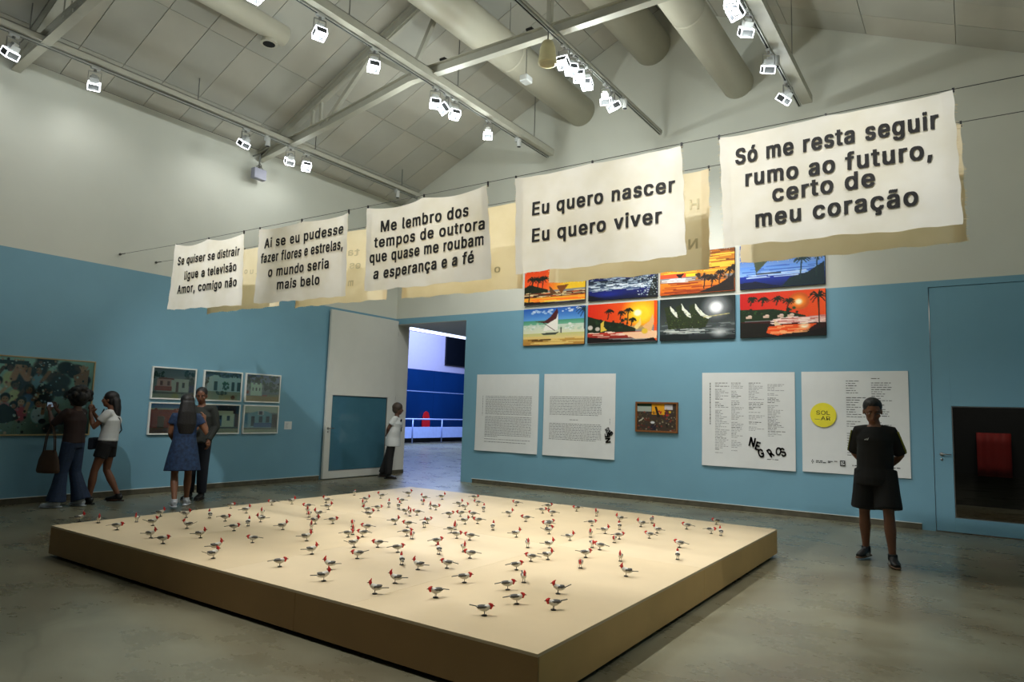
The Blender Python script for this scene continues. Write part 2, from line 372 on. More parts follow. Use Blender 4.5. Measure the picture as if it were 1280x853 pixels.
# navy glass panels
cl = tag(empty('navy_cladding', (HX, 10, 0)), 'navy blue glossy panel wall inside the hall beyond the doorway', 'wall panels')
zb_, zm, zt = .74, 2.35, 3.36
for i in range(9):
    for (za, zc) in ((zb_-.6, zm-.02), (zm+.02, zt)):
        o = MB().box((0.003, i*2.1+.008-1.2, za), (.05, (i+1)*2.1-.008-1.2, zc)).build('navy_panel', M['halldark'], cl, bevel=.004)
MB().box((.003, -1.2, zm-.02), (.06, 17.7, zm+.02)).build('metal_rail', M['rail'], cl)
pa = at(557, 422, 0, HX); pb = at(600, 461, 0, HX)
m = MB().box((HX+.002, pa.y, 3.72), (HX+.08, pb.y+1, 5.1)); tag(m.build('dark_screen', M['hallblack'], bevel=.005), 'dark square screen high on the pale hall wall through the doorway', 'screen')
# low barrier with handrail in front of the cladding
bar = tag(empty('barrier', (HX+.6, 12, 0)), 'low lilac-white barrier with handrail along the hall beyond the doorway', 'barrier')
def bp(px, py): p = at(px, py, 0, HX+.6); return p
z1 = bp(540, 534).z; z0 = bp(540, 547.5).z
for i in range(7):
    MB().box((-.03, -3+i*2.0+.006, z0), (.03, -1+i*2.0-.006, z1)).build('barrier_panel', M['hallpanel'], bar, bevel=.004)
zr = bp(540, 524.5).z
MB().tube([(0, -3, zr), (0, 11, zr)], .035, 10).build('handrail', M['rail'], bar, smooth=True)
for i in range(8):
    MB().tube([(0.05, -3+i*2.0, 0), (0.05, -3+i*2.0, zr)], .03, 8).build('barrier_post', M['rail'], bar, smooth=True)
MB().box((-.3, -3, .02), (-.28, 11, z0-.03)).build('kick_plate', M['hallblack'], bar)
# red round-topped sign behind the rail
rp = at(536, 517, 0, HX+.3)
r_ = tag(empty('red_sign', (HX+.12, rp.y, 0)), 'red rounded sign standing behind the hall barrier', 'sign')
m = MB(); pts = [(-.25, .62), (.25, .62), (.27, .95), (.22, 1.2), (.14, 1.38), (0, 1.44), (-.14, 1.38), (-.22, 1.2), (-.27, .95)]
n = len(pts); m.add([(0, y, z) for y, z in pts]+[(.04, y, z) for y, z in pts], [tuple(range(n)), tuple(range(2*n-1, n-1, -1))]+[(i, (i+1) % n, n+(i+1) % n, n+i) for i in range(n)])
m.build('sign_board', M['red'], r_); MB().tube([(.02, 0, 0), (.02, 0, .63)], .02, 8).build('post', M['metal'], r_)
# poster edge in the hall by the door jamb
# ------------------------------------------------------------------ lights added in the hall and side room
def area(name, loc, rot, size, energy, color, parent=None, sy=None):
    l = bpy.data.lights.new(name, 'AREA'); l.size = size; l.energy = energy; l.color = color
    if sy: l.shape = 'RECTANGLE'; l.size_y = sy
    o = bpy.data.objects.new(name, l); COL.objects.link(o); o.location = loc; o.rotation_euler = rot; return o
area('hall_fill', (-6.5, 10.5, 6.7), (0, 0, 0), 4, 1500, (.45, .62, 1.0), sy=6)  # unseen blue area light added to brighten the hall
area('side_room_fill', (11.5, 2.4, 3.5), (0, 0, 0), .6, 45, (1, .85, .7))  # unseen light added so the side room shows through the door window
# ------------------------------------------------------------------ trusses
def truss(y, label):
    t = tag(empty('roof_truss', (0, y, EZ)), label, 'truss', 'painted steel roof trusses')
    def bar(name, pts, w, h, webs=False):
        m = MB()
        for a, b in zip(pts[:-1], pts[1:]): m.bar((a[0], 0, a[1]-EZ), (b[0], 0, b[1]-EZ), w, h)
        return m.build(name, M['steel'], t)
    def channel(name, pts, w, h):
        m = MB()
        for a, b in zip(pts[:-1], pts[1:]):
            A = Vector((a[0], 0, a[1]-EZ)); B = Vector((b[0], 0, b[1]-EZ)); d = (B-A).normalized(); u = Vector((-d.z, 0, d.x))
            m.bar(A-u*h/2, B-u*h/2, w, .012); m.bar(A+u*h/2, B+u*h/2, w, .012); m.bar(A, B, .012, h)
        return m.build(name, M['steel'], t)
    top = lambda x: roofz(x)-.12
    for s in (0, 1):
        X = (lambda x: x) if s == 0 else (lambda x: RW-x)
        channel('top_chord', [(X(.0), top(0.0)), (X(6.5), top(6.5))], .12, .16)
        channel('bottom_chord', [(X(.0), 6.24), (X(1.9), 6.50), (X(3.9), 6.83)], .12, .15)
        bar('web', [(X(1.9), 6.55), (X(2.95), 7.5)], .07, .07)
        bar('web', [(X(3.9), 6.9), (X(2.95), 7.5)], .09, .07)
        bar('web', [(X(3.9), 6.9), (X(4.6), 8.2)], .07, .07)
        bar('web', [(X(3.1), 7.55), (X(4.6), 8.2)], .07, .07)
        bar('post', [(X(1.5), 6.5), (X(1.5), 7.0)], .05, .05); bar('post', [(X(1.72), 6.5), (X(1.72), 7.05)], .05, .05)
    channel('tie_beam', [(3.9, 6.83), (9.1, 6.83)], .12, .15)
    bar('web', [(6.5, 6.9), (6.5, 9.1)], .07, .07)
    for x in (1.2, 3.1, 4.6, 6.2):
        m = MB().bar((x-.05, 0, 6.83-EZ+.1 if x > 3.5 else roofz(x)-EZ-.9), (x+.05, 0, 6.83-EZ+.1 if x > 3.5 else roofz(x)-EZ-.9), .16, .03); m.build('clamp', M['black'], t) if x > 3.5 else None
    return t
truss(-3.956, 'pale steel roof truss across the room, nearer the back wall, crossing above the banners')
truss(-8.01, 'pale steel roof truss at the upper left edge, farther from the back wall')
# ------------------------------------------------------------------ round air ducts
def duct(c, r, y0, y1, label, end=True):
    t = tag(empty('air_duct', (c[0], y1, c[1])), label, 'duct')
    MB().tube([(0, y0-y1, 0), (0, 0, 0)], r, 28, caps=True).build('duct_pipe', M['duct'], t, smooth=False).data.polygons.foreach_set('use_smooth', [len(p.vertices) == 4 for p in t.children[0].data.polygons])
    k = y1-2.6
    while k > y0:
        m = MB().tube([(0, k-y1-.02, 0), (0, k-y1+.02, 0)], r+.004, 28, caps=False); m.build('duct_collar', M['duct'], t)
        MB().tube([(0, k-y1, r), (0, k-y1, roofz(c[0])-c[1])], .006, 6).build('hanger_rod', M['metal'], t); k -= 2.4
    return t
duct((4.86, 7.61), .30, -9.5, 0, 'large round cream duct entering the back wall, leftmost of the big three')
duct((6.38, 8.55), .36, -9.5, 0, 'highest round cream duct under the roof ridge')
duct((7.99, 7.40), .27, -9.5, 0, 'round cream duct entering the back wall nearest the right-hand lamp beam')
sd = duct((2.55, 7.22), .16, -9.5, -5.42, 'short thin cream duct ending in a cap above the left side')
m = MB().tube([(-.05, -.22, -.12), (-.05, -.22, -.22)], [.10, .13], 18); m.build('air_nozzle', M['duct'], sd)
m = MB().tube([(-.05, -.22, -.221), (-.05, -.22, -.226)], .09, 18); m.build('nozzle_opening', M['dark'], sd)
# ------------------------------------------------------------------ lighting tracks
def track(x, z, y0, y1, label, beam=None):
    t = tag(empty('lighting_track', (x, y1, z)), label, 'track')
    L = y0-y1
    m = MB(); m.box((-.022, L, -.035), (-.012, 0, 0)); m.box((.012, L, -.035), (.022, 0, 0)); m.box((-.022, L, -.01), (.022, 0, 0)); m.build('track_rail', M['track'], t)
    MB().box((-.0115, L, -.03), (.0115, 0, -.012)).build('track_slot', M['slot'], t)
    MB().box((-.024, 0, -.037), (.024, .02, .002)).build('end_cap', M['track'], t)
    if beam:
        w, h, dx = beam
        m = MB(); m.box((dx-w/2, L, 0.002), (dx+w/2, .04, .012)); m.box((dx-w/2, L, .012), (dx-w/2+.012, .04, h)); m.box((dx+w/2-.012, L, .012), (dx+w/2, .04, h)); m.box((dx-w/2, L, h-.01), (dx+w/2, .04, h))
        m.build('carrier_beam', M['steel'], t)
    y = -.5 if abs(x-6.66) > .1 else L-1
    while y > L:
        MB().bar((0, y, .012), (0, y, roofz(x)-z), .012, .012, (0, 1, 0)).build('hanger_rod', M['metal'], t); y -= 2.4
    return t
TZ = {1: (.93, 6.3), 2: (4.28, 6.68), 3: (6.66, 6.68), 4: (9.08, 6.6)}
track(.93, 6.3, -10.5, -.5, 'lighting track along the left wall, leftmost of the four', (.10, .09, .03))
track(4.28, 6.68, -10.5, -.34, 'lighting track on a thick pale beam, second from the left wall', (.16, .13, .05))
track(6.66, 6.68, -10.5, -.29, 'slim lighting track, third from the left wall', (.06, .05, 0))
track(9.08, 6.6, -10.5, -.40, 'lighting track beside a wide pale beam, rightmost of the four', (.16, .12, .11))
# ------------------------------------------------------------------ spotlights
GLOW = 9   # stray light of the open glass heads
def lamp_meshes():
    h = MB(); s = .055
    h.box((-s, -s, .02), (s, s, .10)); h.box((-s*.6, -s*.6, .10), (s*.6, s*.6, .13))
    hm = h.mesh('lamp_housing', M['housing'])
    r = MB(); a = .074
    for z in (-.075, .015):
        for p, q in (((-a, -a, z), (a, -a, z)), ((a, -a, z), (a, a, z)), ((a, a, z), (-a, a, z)), ((-a, a, z), (-a, -a, z))): r.bar(p, q, .009, .009)
    for p in ((-a, -a), (a, -a), (a, a), (-a, a)): r.bar((p[0], p[1], -.075), (p[0], p[1], .015), .009, .009, (1, 0, 0))
    rm = r.mesh('lamp_diffuser', M['rim'])
    g = MB()
    for p, q in (((-a, -a-.002, -.07), (a, -a+.002, .012)), ((-a, a-.002, -.07), (a, a+.002, .012)), ((-a-.002, -a, -.07), (-a+.002, a, .012)), ((a-.002, -a, -.07), (a+.002, a, .012))): g.box(p, q)
    gm = g.mesh('glass_shade', M['frost'])
    l = MB().tube([(0, 0, .02), (0, 0, -.02)], [.045, .032], 14).mesh('lamp_bulb', M['lens'])
    y = MB(); y.bar((-.08, 0, .06), (-.08, 0, .2), .02, .006); y.bar((.08, 0, .06), (.08, 0, .2), .02, .006); y.bar((-.08, 0, .2), (.08, 0, .2), .02, .006); y.tube([(0, 0, .2), (0, 0, .235)], .02, 10)
    ym = y.mesh('lamp_yoke', M['metal'])
    ad = MB().box((-.025, -.06, .235), (.025, .06, .262)).mesh('track_adapter', M['housing'])
    return hm, rm, l, ym, ad, gm
LM = lamp_meshes()
def lamp(x, y, z, target, watt, label, group, spread=70, color=(1, .985, .955), blend=.8):
    t = tag(empty('spotlight', (x, y, z-.30)), label, 'spotlight', group)
    obj('track_adapter', LM[4], t)
    yk = obj('lamp_yoke', LM[3], t)
    d = (Vector(target) - Vector((x, y, z-.30))).normalized()
    q = (-d).to_track_quat('Z', 'Y')
    rz = math.atan2(-d.x, d.y) if abs(d.x)+abs(d.y) > 1e-3 else 0
    yk.rotation_euler.z = rz
    hd = empty('lamp_head'); hd.parent = t; hd.location = (0, 0, .06); hd.rotation_mode = 'QUATERNION'; hd.rotation_quaternion = q
    for nm, me in (('lamp_housing', LM[0]), ('lamp_diffuser', LM[1]), ('lamp_bulb', LM[2]), ('glass_shade', LM[5])):
        o = obj(nm, me, hd); o.location = (0, 0, -.04)
    if watt:
        l = bpy.data.lights.new('spot_beam', 'SPOT'); l.energy = watt; l.color = color; l.spot_size = math.radians(spread); l.spot_blend = blend; l.shadow_soft_size = .05
        o = bpy.data.objects.new('spot_beam', l); COL.objects.link(o); o.parent = hd; o.location = (0, 0, -.13)
        l = bpy.data.lights.new('spill', 'POINT'); l.energy = GLOW*(.45 if x < 1 else (.7 if x > 8 else 2.1)); l.color = (.93, 1, .97); l.shadow_soft_size = .06
        o = bpy.data.objects.new('spill', l); COL.objects.link(o); o.parent = t; o.location = (0, 0, -.16)
    return t
def tl(k, px, py, dz=.24):
    x, z = TZ[k]; p = at(px, py, 0, x); return (x, p.y, z)
GRP = {1: 'square spotlights on the left wall track', 2: 'square spotlights on the second track', 3: 'square spotlights on the third track', 4: 'square spotlights on the right-hand track'}
K1 = 60
ENL = dict(plinth=K1*1.0, banner=K1*.9, wall=K1*.8)
PL = 'lit square spotlight '
L_ = []
for px, py, tgt, w, lab in [
    (16, 58, (.0, -8.6, 4.6), 45, 'at the far left edge of the picture'),
    (118, 100, (0, -6.9, 4.6), 55, 'on the left wall track, second from the picture edge'),
    (307, 170, (0, -5.0, 4.6), 50, 'on the left wall track just before the truss foot'),
    (363, 195, (0, -3.6, 4.8), 45, 'first of the pair right of the left truss foot'),
    (383, 198, (4.4, -5.2, .3), 60, 'second of the pair right of the left truss foot')]:
    L_.append((1, px, py, tgt, w, lab))
for px, py, tgt, w, lab in [
    (318, 2, (5.4, -7.2, .3), 90, 'at the top edge on the thick beam track, nearest the small duct'),
    (399, 42, (6.2, -6.8, .3), 90, 'on the thick beam track to the right of the small duct end'),
    (467, 82, (5.6, -6.0, .3), 80, 'on the thick beam track just before it crosses the truss'),
    (544, 122, (5.2, -4.6, .3), 80, 'first of the trio on the thick beam track past the truss'),
    (558, 132, (2.8, -6.6, 3.2), 70, 'middle of the trio on the thick beam track past the truss'),
    (568, 138, (6.5, -4.5, .3), 80, 'last of the trio on the thick beam track past the truss'),
    (610, 163, (2.6, 0, 2.4), 85, 'alone near the far end of the thick beam')]:
    L_.append((2, px, py, tgt, w, lab))
for px, py, tgt, w, lab in [
    (705, 73, (7.0, -6.8, .3), 90, 'nearest of the cluster of four on the slim third track'),
    (714, 84, (8.2, -5.2, .3), 90, 'second of the cluster of four on the slim third track'),
    (724, 94, (7.8, -6.0, .3), 60, 'third of the cluster of four on the slim third track'),
    (734, 104, (7.0, -4.4, .3), 80, 'farthest of the cluster of four on the slim third track'),
    (757, 120, (6.0, 0, 1.9), 95, 'first of the pair near the end of the slim third track'),
    (765, 127, (8.2, 0, 2.0), 34, 'second of the pair near the end of the slim third track')]:
    L_.append((3, px, py, tgt, w, lab))
for px, py, tgt, w, lab in [
    (914, 14, (10.0, -6.1, 2.9), 60, 'nearest of the trio on the right-hand track'),
    (922, 20, (8.2, -6.3, 2.9), 70, 'middle of the cluster of three on the right-hand track'),
    (934, 36, (6.6, 0, 1.7), 110, 'last of the cluster of three on the right-hand track'),
    (961, 82, (7.6, 0, 1.8), 46, 'alone halfway down the right-hand track'),
    (983, 120, (5.0, 0, 1.8), 26, 'at the far end of the right-hand track')]:
    L_.append((4, px, py, tgt, w, lab))
LK = 4.0
for k, px, py, tgt, w, lab in L_:
    x, y, z = tl(k, px, py)
    lamp(x, y, z, tgt, w*LK*(.065 if k == 1 else (.85 if tgt[1] == 0 else .62)), PL+lab, GRP[k], spread=125 if k == 1 else (84 if tgt[1] == 0 else 66), blend=1)
# more lamps of the same tracks behind the visitor's head, out of the frame, aimed into the room; the last is added to brighten the plinth corner
OUT = ['at the first banner', 'at the middle banner', 'at the fourth banner', 'between the last two banners', 'at the rightmost banner', 'at the floor beside the man', 'at the floor in the right foreground', 'at the plinth front corner, added fill']
for i_, (x, y, z, tgt, w) in enumerate([(4.28, -9.4, 6.68, (2.3, -6.2, 3.1), 360), (6.66, -9.6, 6.68, (5.6, -6.4, 3.1), 165), (6.66, -10.0, 6.68, (7.8, -6.4, 3.2), 150),
                        (9.08, -9.6, 6.6, (8.8, -6.4, 3.2), 130), (9.08, -10.0, 6.6, (10.2, -6.4, 3.2), 310), (9.08, -7.6, 6.6, (11.0, -4, 0), 4), (9.08, -9.0, 6.6, (10.5, -9, 0), 3), (6.66, -8.9, 6.68, (8.6, -8.0, .3), 390)]):
    lab = 'square spotlight above the viewer outside the picture aimed '+OUT[i_]
    lamp(x, y, z, tgt, w*LK*.6, lab, 'square spotlights above and behind the viewer', spread=42 if tgt[2] > 1 else 60)
track(11.75, 6.4, -10.5, -2.5, 'added lighting track near the right wall, unseen outside the picture')  # unseen track and its lamps added to light the plinth's right side
for y_, tg_, w_, lb_ in ((-7.4, (9.4, -6.6, .15), 60, 'at the near part of the plinth side'), (-4.6, (9.4, -4.9, .15), 45, 'at the far part of the plinth side')):
    lamp(11.75, y_, 6.4, tg_, w_*LK, 'added square spotlight by the right wall, aimed '+lb_, 'added square spotlights by the right wall', spread=38)
# unlit cylinders, bell and box fixtures
def cyl(px, py, k, label, up=.12):
    x, z = TZ[k]; p = at(px, py, 0, x+.06)
    t = tag(empty('cylinder_spotlight', (x+.06, p.y, z-.12)), label, 'spotlight')
    MB().tube([(0, 0, -.09), (0, 0, .06)], .042, 16).build('lamp_body', M['housing'], t, smooth=False); MB().tube([(0, 0, -.0905), (0, 0, -.093)], .034, 16).build('lamp_opening', M['dark'], t)
    MB().box((-.075, -.03, .02), (-.03, .03, .125)).build('track_adapter', M['housing'], t)
for a in [(337, 150, 1, 'small unlit white cylinder lamp on the left wall track before the truss'), (498, 226, 1, 'small unlit white cylinder lamp near the far end of the left wall track'),
          (649, 170, 2, 'small unlit white cylinder lamp at the far end of the thick beam track'), (781, 140, 3, 'small unlit white cylinder lamp at the far end of the slim third track'),
          (907, 58, 4, 'unlit cylinder lamp left of the lamp cluster on the right-hand track'), (971, 112, 4, 'small unlit cylinder lamp between two lit ones on the right-hand track')]: cyl(*a)
p = at(690, 62, 2, 6.36); t = tag(empty('bell_lamp', (6.66, p.y, 6.345)), 'cream bell-shaped lamp hanging where the third track crosses the truss', 'lamp')
MB().tube([(0, 0, -.17), (0, 0, -.16), (0, 0, .06), (0, 0, .14), (0, 0, .16)], [.125, .13, .10, .07, .02], 22).build('lamp_shade', M['bell'], t, smooth=True)
MB().tube([(0, 0, .15), (0, 0, .3)], .01, 8).build('stem', M['metal'], t); MB().tube([(0, 0, -.171), (0, 0, -.174)], .10, 20).build('lamp_opening', M['bell'], t)
t = tag(empty('floodlight', (.22, -4.1, 5.85)), 'lilac-grey box floodlight under the truss foot on the left wall', 'floodlight')
MB().box((-.06, -.13, -.12), (.06, .13, .08)).build('lamp_body', M['box'], t, bevel=.01); m = MB(); m.bar((0, 0, .08), (0, 0, .38), .02, .02); m.bar((0, 0, .38), (-.22, 0, .38), .02, .02)
m.build('bracket', M['metal'], t); m = MB()
for i in range(5): m.tube([(.02*math.cos(i), .08*math.sin(i*1.3), .09), (.03*math.sin(i), .05*math.cos(i*2), .16), (0, 0, .2)], .006, 6)
m.build('cable_coil', M['metal'], t)
p = at(657, 118, 2, 6.5); t = tag(empty('ceiling_sensor', (p.x, p.y, 6.75)), 'small white box fixture beside the leftmost big duct', 'fixture')
MB().box((-.07, -.09, -.06), (.07, .09, .05)).build('fixture_body', M['housing'], t, bevel=.02); MB().tube([(0, 0, .05), (0, 0, .5)], .008, 6).build('stem', M['metal'], t)
# ------------------------------------------------------------------ banners on two wires
YA, YB = at(150, 318, 0, 0).y, at(195, 328, 0, 0).y
def zw(row, x):
    b = 3.790-.0036*(x-1.6) if x > 1.6 else 3.790+.020*(1.6-x)
    return b if row == 0 else b-.016
for row, Y in ((0, YA), (1, YB)):
    m = MB(); pts = [(x, Y, zw(row, x)+.012) for x in (0, .5, 1.1, 1.6, 3, 4.5, 6, 7.5, 9, 11, RW)]
    m.tube(pts, .0028, 6)
    o = m.build('hanging_wire', M['wire']); tag(o, 'thin steel wire carrying the %s row of cloth banners' % ('front' if row == 0 else 'rear'), 'wire')
    m = MB().tube([(0, Y, zw(row, 0)+.012), (.16, Y, zw(row, .16)+.012)], .008, 8); m.tube([(0, Y, zw(row, 0)+.012), (.012, Y, zw(row, 0)+.012)], .02, 10); m.build('turnbuckle', M['wire'], o)
def disp(seed, u, v, w, h, sag):
    """cloth relief in metres: soft vertical folds from the clips, calmer below"""
    a = .010*math.sin(u*3.1+seed)*(.4+v) + .006*math.sin(u*9+seed*2+v*2)*(1-.6*v)
    for c in (0, w/2, w): a += .012*math.exp(-((u-c+ (v*h)*.25*(1 if c < w/2 else -1))/.06)**2)*(1-v)*math.exp(-v*2)
    a += .012*noise.noise(Vector((u*1.3, v*2.2, seed*3.7))) + .006*noise.noise(Vector((u*6, v*5, seed)))
    return a
def banner(name, row, c, label, seed, lines=(), sag=.02, ghost=(), old=False, stitches=True):
    """c = TL, TR, BL, BR as (x,z) on the wire plane"""
    Y = YA if row == 0 else YB
    (x0, z0), (x1, z1), (x2, z2), (x3, z3) = c
    w = x1-x0; h = z0-z2; root = empty(name, (x0, Y, z0)); tag(root, label, 'banner', 'white cloth banners of the %s row' % ('front' if row == 0 else 'rear'))
    NX, NZ = 56, 34
    def S(u, v):  # u,v 0..1 (v downwards)
        xa = x0+(x1-x0)*u; xb = x2+(x3-x2)*u; za = z0+(z1-z0)*u; zb = z2+(z3-z2)*u
        s = sag*abs(math.sin(2*math.pi*u)) if sag else 0
        za -= s
        zb += .006*math.sin(u*17+seed)+.004*math.sin(u*41+seed)
        x = xa+(xb-xa)*v + .004*math.sin(v*30+seed)*(1 if u > .9 or u < .1 else 0); z = za+(zb-za)*v
        return (x-x0, -disp(seed, u*w, v, w, h, sag), z-z0)
    m = MB(); vs = [S(i/NX, j/NZ) for j in range(NZ+1) for i in range(NX+1)]
    m.add(vs, [(j*(NX+1)+i, j*(NX+1)+i+1, (j+1)*(NX+1)+i+1, (j+1)*(NX+1)+i) for j in range(NZ) for i in range(NX)])
    m.build('cloth', M['cloth_old' if old else 'cloth'], root, smooth=True)
    # frayed edge threads
    m = MB(); R = random.Random(seed)
    for side in (0, 1):
        for k in range(44):
            v = R.random(); p = Vector(S(side, v)); L = R.uniform(.006, .02)*(1 if side else -1)
            m.bar(p, p+Vector((L, -.001, -R.uniform(0, .006))), .0022, .0022)
    for k in range(40):
        p = Vector(S(R.random(), 1)); m.bar(p, p+Vector((R.uniform(-.003, .003), -.001, -R.uniform(.004, .012))), .0022, .0022)
    tag(m.build('frayed_threads', M['cloth_old'], root), kind='stuff')
    # hem folded at both sides
    for nm, u0 in (('hem', .0), ('hem', .955)):
        m = MB(); vs = []
        for j in range(NZ+1):
            for i in range(4):
                p = S(u0+.045*i/3, j/NZ); vs.append((p[0], p[1]-.003, p[2]))
        m.add(vs, [(j*4+i, j*4+i+1, (j+1)*4+i+1, (j+1)*4+i) for j in range(NZ) for i in range(3)]); m.build(nm, M['cloth_old' if old else 'cloth'], root, smooth=True)
    # clips and loop threads to the wire
    for u in (.0, .5, 1.0):
        x = x0+w*u; zz = zw(row, x)+.012-z0
        m = MB().box((w*u-.007, -.008, min(zz, S(u, 0)[2])-.012), (w*u+.007, .008, zz+.008)); m.build('clip', M['black'], root)
    # lettering
    def surf(x, z, off):
        u = min(1, max(0, (x-x0)/w)); za = z0+(z1-z0)*u; zb = z2+(z3-z2)*u; v = min(1, max(0, (za-z)/(za-zb)))
        return (x-x0, -disp(seed, u*w, v, w, h, sag)-off, z-z0)
    for body, p0, p1, cap in lines:
        q0 = at(*p0, 1, Y); q1 = at(*p1, 1, Y); L = q1.x-q0.x; sl_ = (q1.z-q0.z)/L
        m = MB(); add_text(m, body, lambda a, b: surf(q0.x+a, q0.z+a*sl_+b, .007), bold=.025, width=L, track=1.13, cap=cap)
        # refine so the letters follow the cloth
        m.build('lettering', M['ink'], root)
    for body, px, py, cap in [(ch_, gx+(len(b_)-1-i_)*7, gy, gc) for b_, gx, gy, gc in ghost for i_, ch_ in enumerate(b_)]:
        q0 = at(px, py, 1, Y); m = MB(); add_text(m, body, lambda a, b: surf(q0.x+a, q0.z+b, .007), bold=.02, width=cap*.9*len(body), cap=cap, mirror=True)
        m.build('lettering_show_through', M['ghost'], root)
    return root
def quad_on(Y, pts): return [(p.x, p.z) for p in (at(a, b, 1, Y) for a, b in pts)]
FR = 'white cloth banner, front row, '
banner('cloth_banner', 0, quad_on(YA, [(221, 306), (305, 291.5), (210, 388), (302, 381)]), FR+'beginning Se quiser se distrair', 1, [
    ('Se quiser se distrair', (223.4, 332), (299, 319), .116), ('ligue a televisão', (231.6, 350), (294.8, 338.3), .116), ('Amor, comigo não', (222.7, 367.6), (295.3, 357.5), .116)], sag=.05)
banner('cloth_banner', 0, quad_on(YA, [(325, 287), (436, 266.5), (318, 380), (433, 370)]), FR+'beginning Ai se eu pudesse', 2, [
    ('Ai se eu pudesse', (330.7, 310.6), (429, 292), .120), ('fazer flores e estrelas,', (326.5, 329.4), (429.5, 311.5), .120), ('o mundo seria', (335.4, 346.3), (410.4, 335.2), .120), ('mais belo', (346, 361.7), (398.7, 355.4), .118)], sag=.025)
banner('cloth_banner', 0, quad_on(YA, [(460, 261), (610, 232), (456, 364), (615, 349)]), FR+'beginning Me lembro dos', 3, [
    ('Me lembro dos', (476.8, 290.2), (586.5, 270.5), .120), ('tempos de outrora', (468.6, 310), (606.4, 286.8), .116), ('que quase me roubam', (462.3, 328.8), (605, 306.4), .116), ('a esperança e a fé', (467, 349), (592.8, 328.6), .116)], sag=.04)
banner('cloth_banner', 0, quad_on(YA, [(645, 223.5), (852, 183), (644, 342), (858, 320)]), FR+'reading Eu quero nascer', 4, [
    ('Eu quero nascer', (665.2, 269), (843, 239.7), .124), ('Eu quero viver', (665.2, 302.5), (827.4, 279), .124)], sag=.006)
banner('cloth_banner', 0, quad_on(YA, [(899, 172.5), (1191.5, 113), (905, 309), (1204, 281)]), FR+'ending meu coração, rightmost', 5, [
    ('Só me resta seguir', (920, 205.5), (1172.3, 160), .124), ('rumo ao futuro,', (932.8, 232.6), (1164.5, 197), .124), ('certo de', (967, 252.4), (1093, 233.2), .124), ('meu coração', (945.7, 284), (1147, 256.2), .124)], sag=.012)
RRow = 'yellowish rear-row banner '
def rear(tl, tr, bl, br): return quad_on(YB, [tl, tr, bl, br])
def rq(xa, xb, zt, zb):
    return [(xa, zw(1, xa)-.01), (xb, zw(1, xb)-.01), (xa+.01, zb), (xb+.01, zb)]
P_ = lambda a, b: at(a, b, 1, YB)
banner('cloth_banner', 1, rq(P_(257, 392).x, P_(347, 388).x, 0, P_(257, 392).z-.0), RRow+'behind the first front banner', 11, ghost=[('luo', 307, 343, .08)], old=True, sag=.0)
banner('cloth_banner', 1, rq(P_(368, 384).x, P_(481, 376).x, 0, P_(368, 384).z-.01), RRow+'seen between second and third front banners', 12, ghost=[('ta', 436, 320, .09), ('es', 437, 336, .09), ('m', 436, 358, .09)], old=True, sag=.0)
banner('cloth_banner', 1, rq(P_(502, 373).x, P_(652, 362).x, 0, P_(502, 373).z-.01), RRow+'seen between third and fourth front banners', 13, ghost=[('o', 618, 341, .08)], old=True, sag=.0)
banner('cloth_banner', 1, rq(P_(686, 355).x, P_(886, 337).x, 0, P_(686, 355).z), RRow+'with mirrored letters right of the fourth front banner', 14, ghost=[('H', 862, 262, .09), ('N', 861, 312, .09)], old=True, sag=.01)
banner('cloth_banner', 1, rq(P_(925, 330).x, P_(1207, 303).x, 0, P_(931, 329).z), RRow+'showing as a strip below the rightmost front banner', 15, old=True, sag=.0)
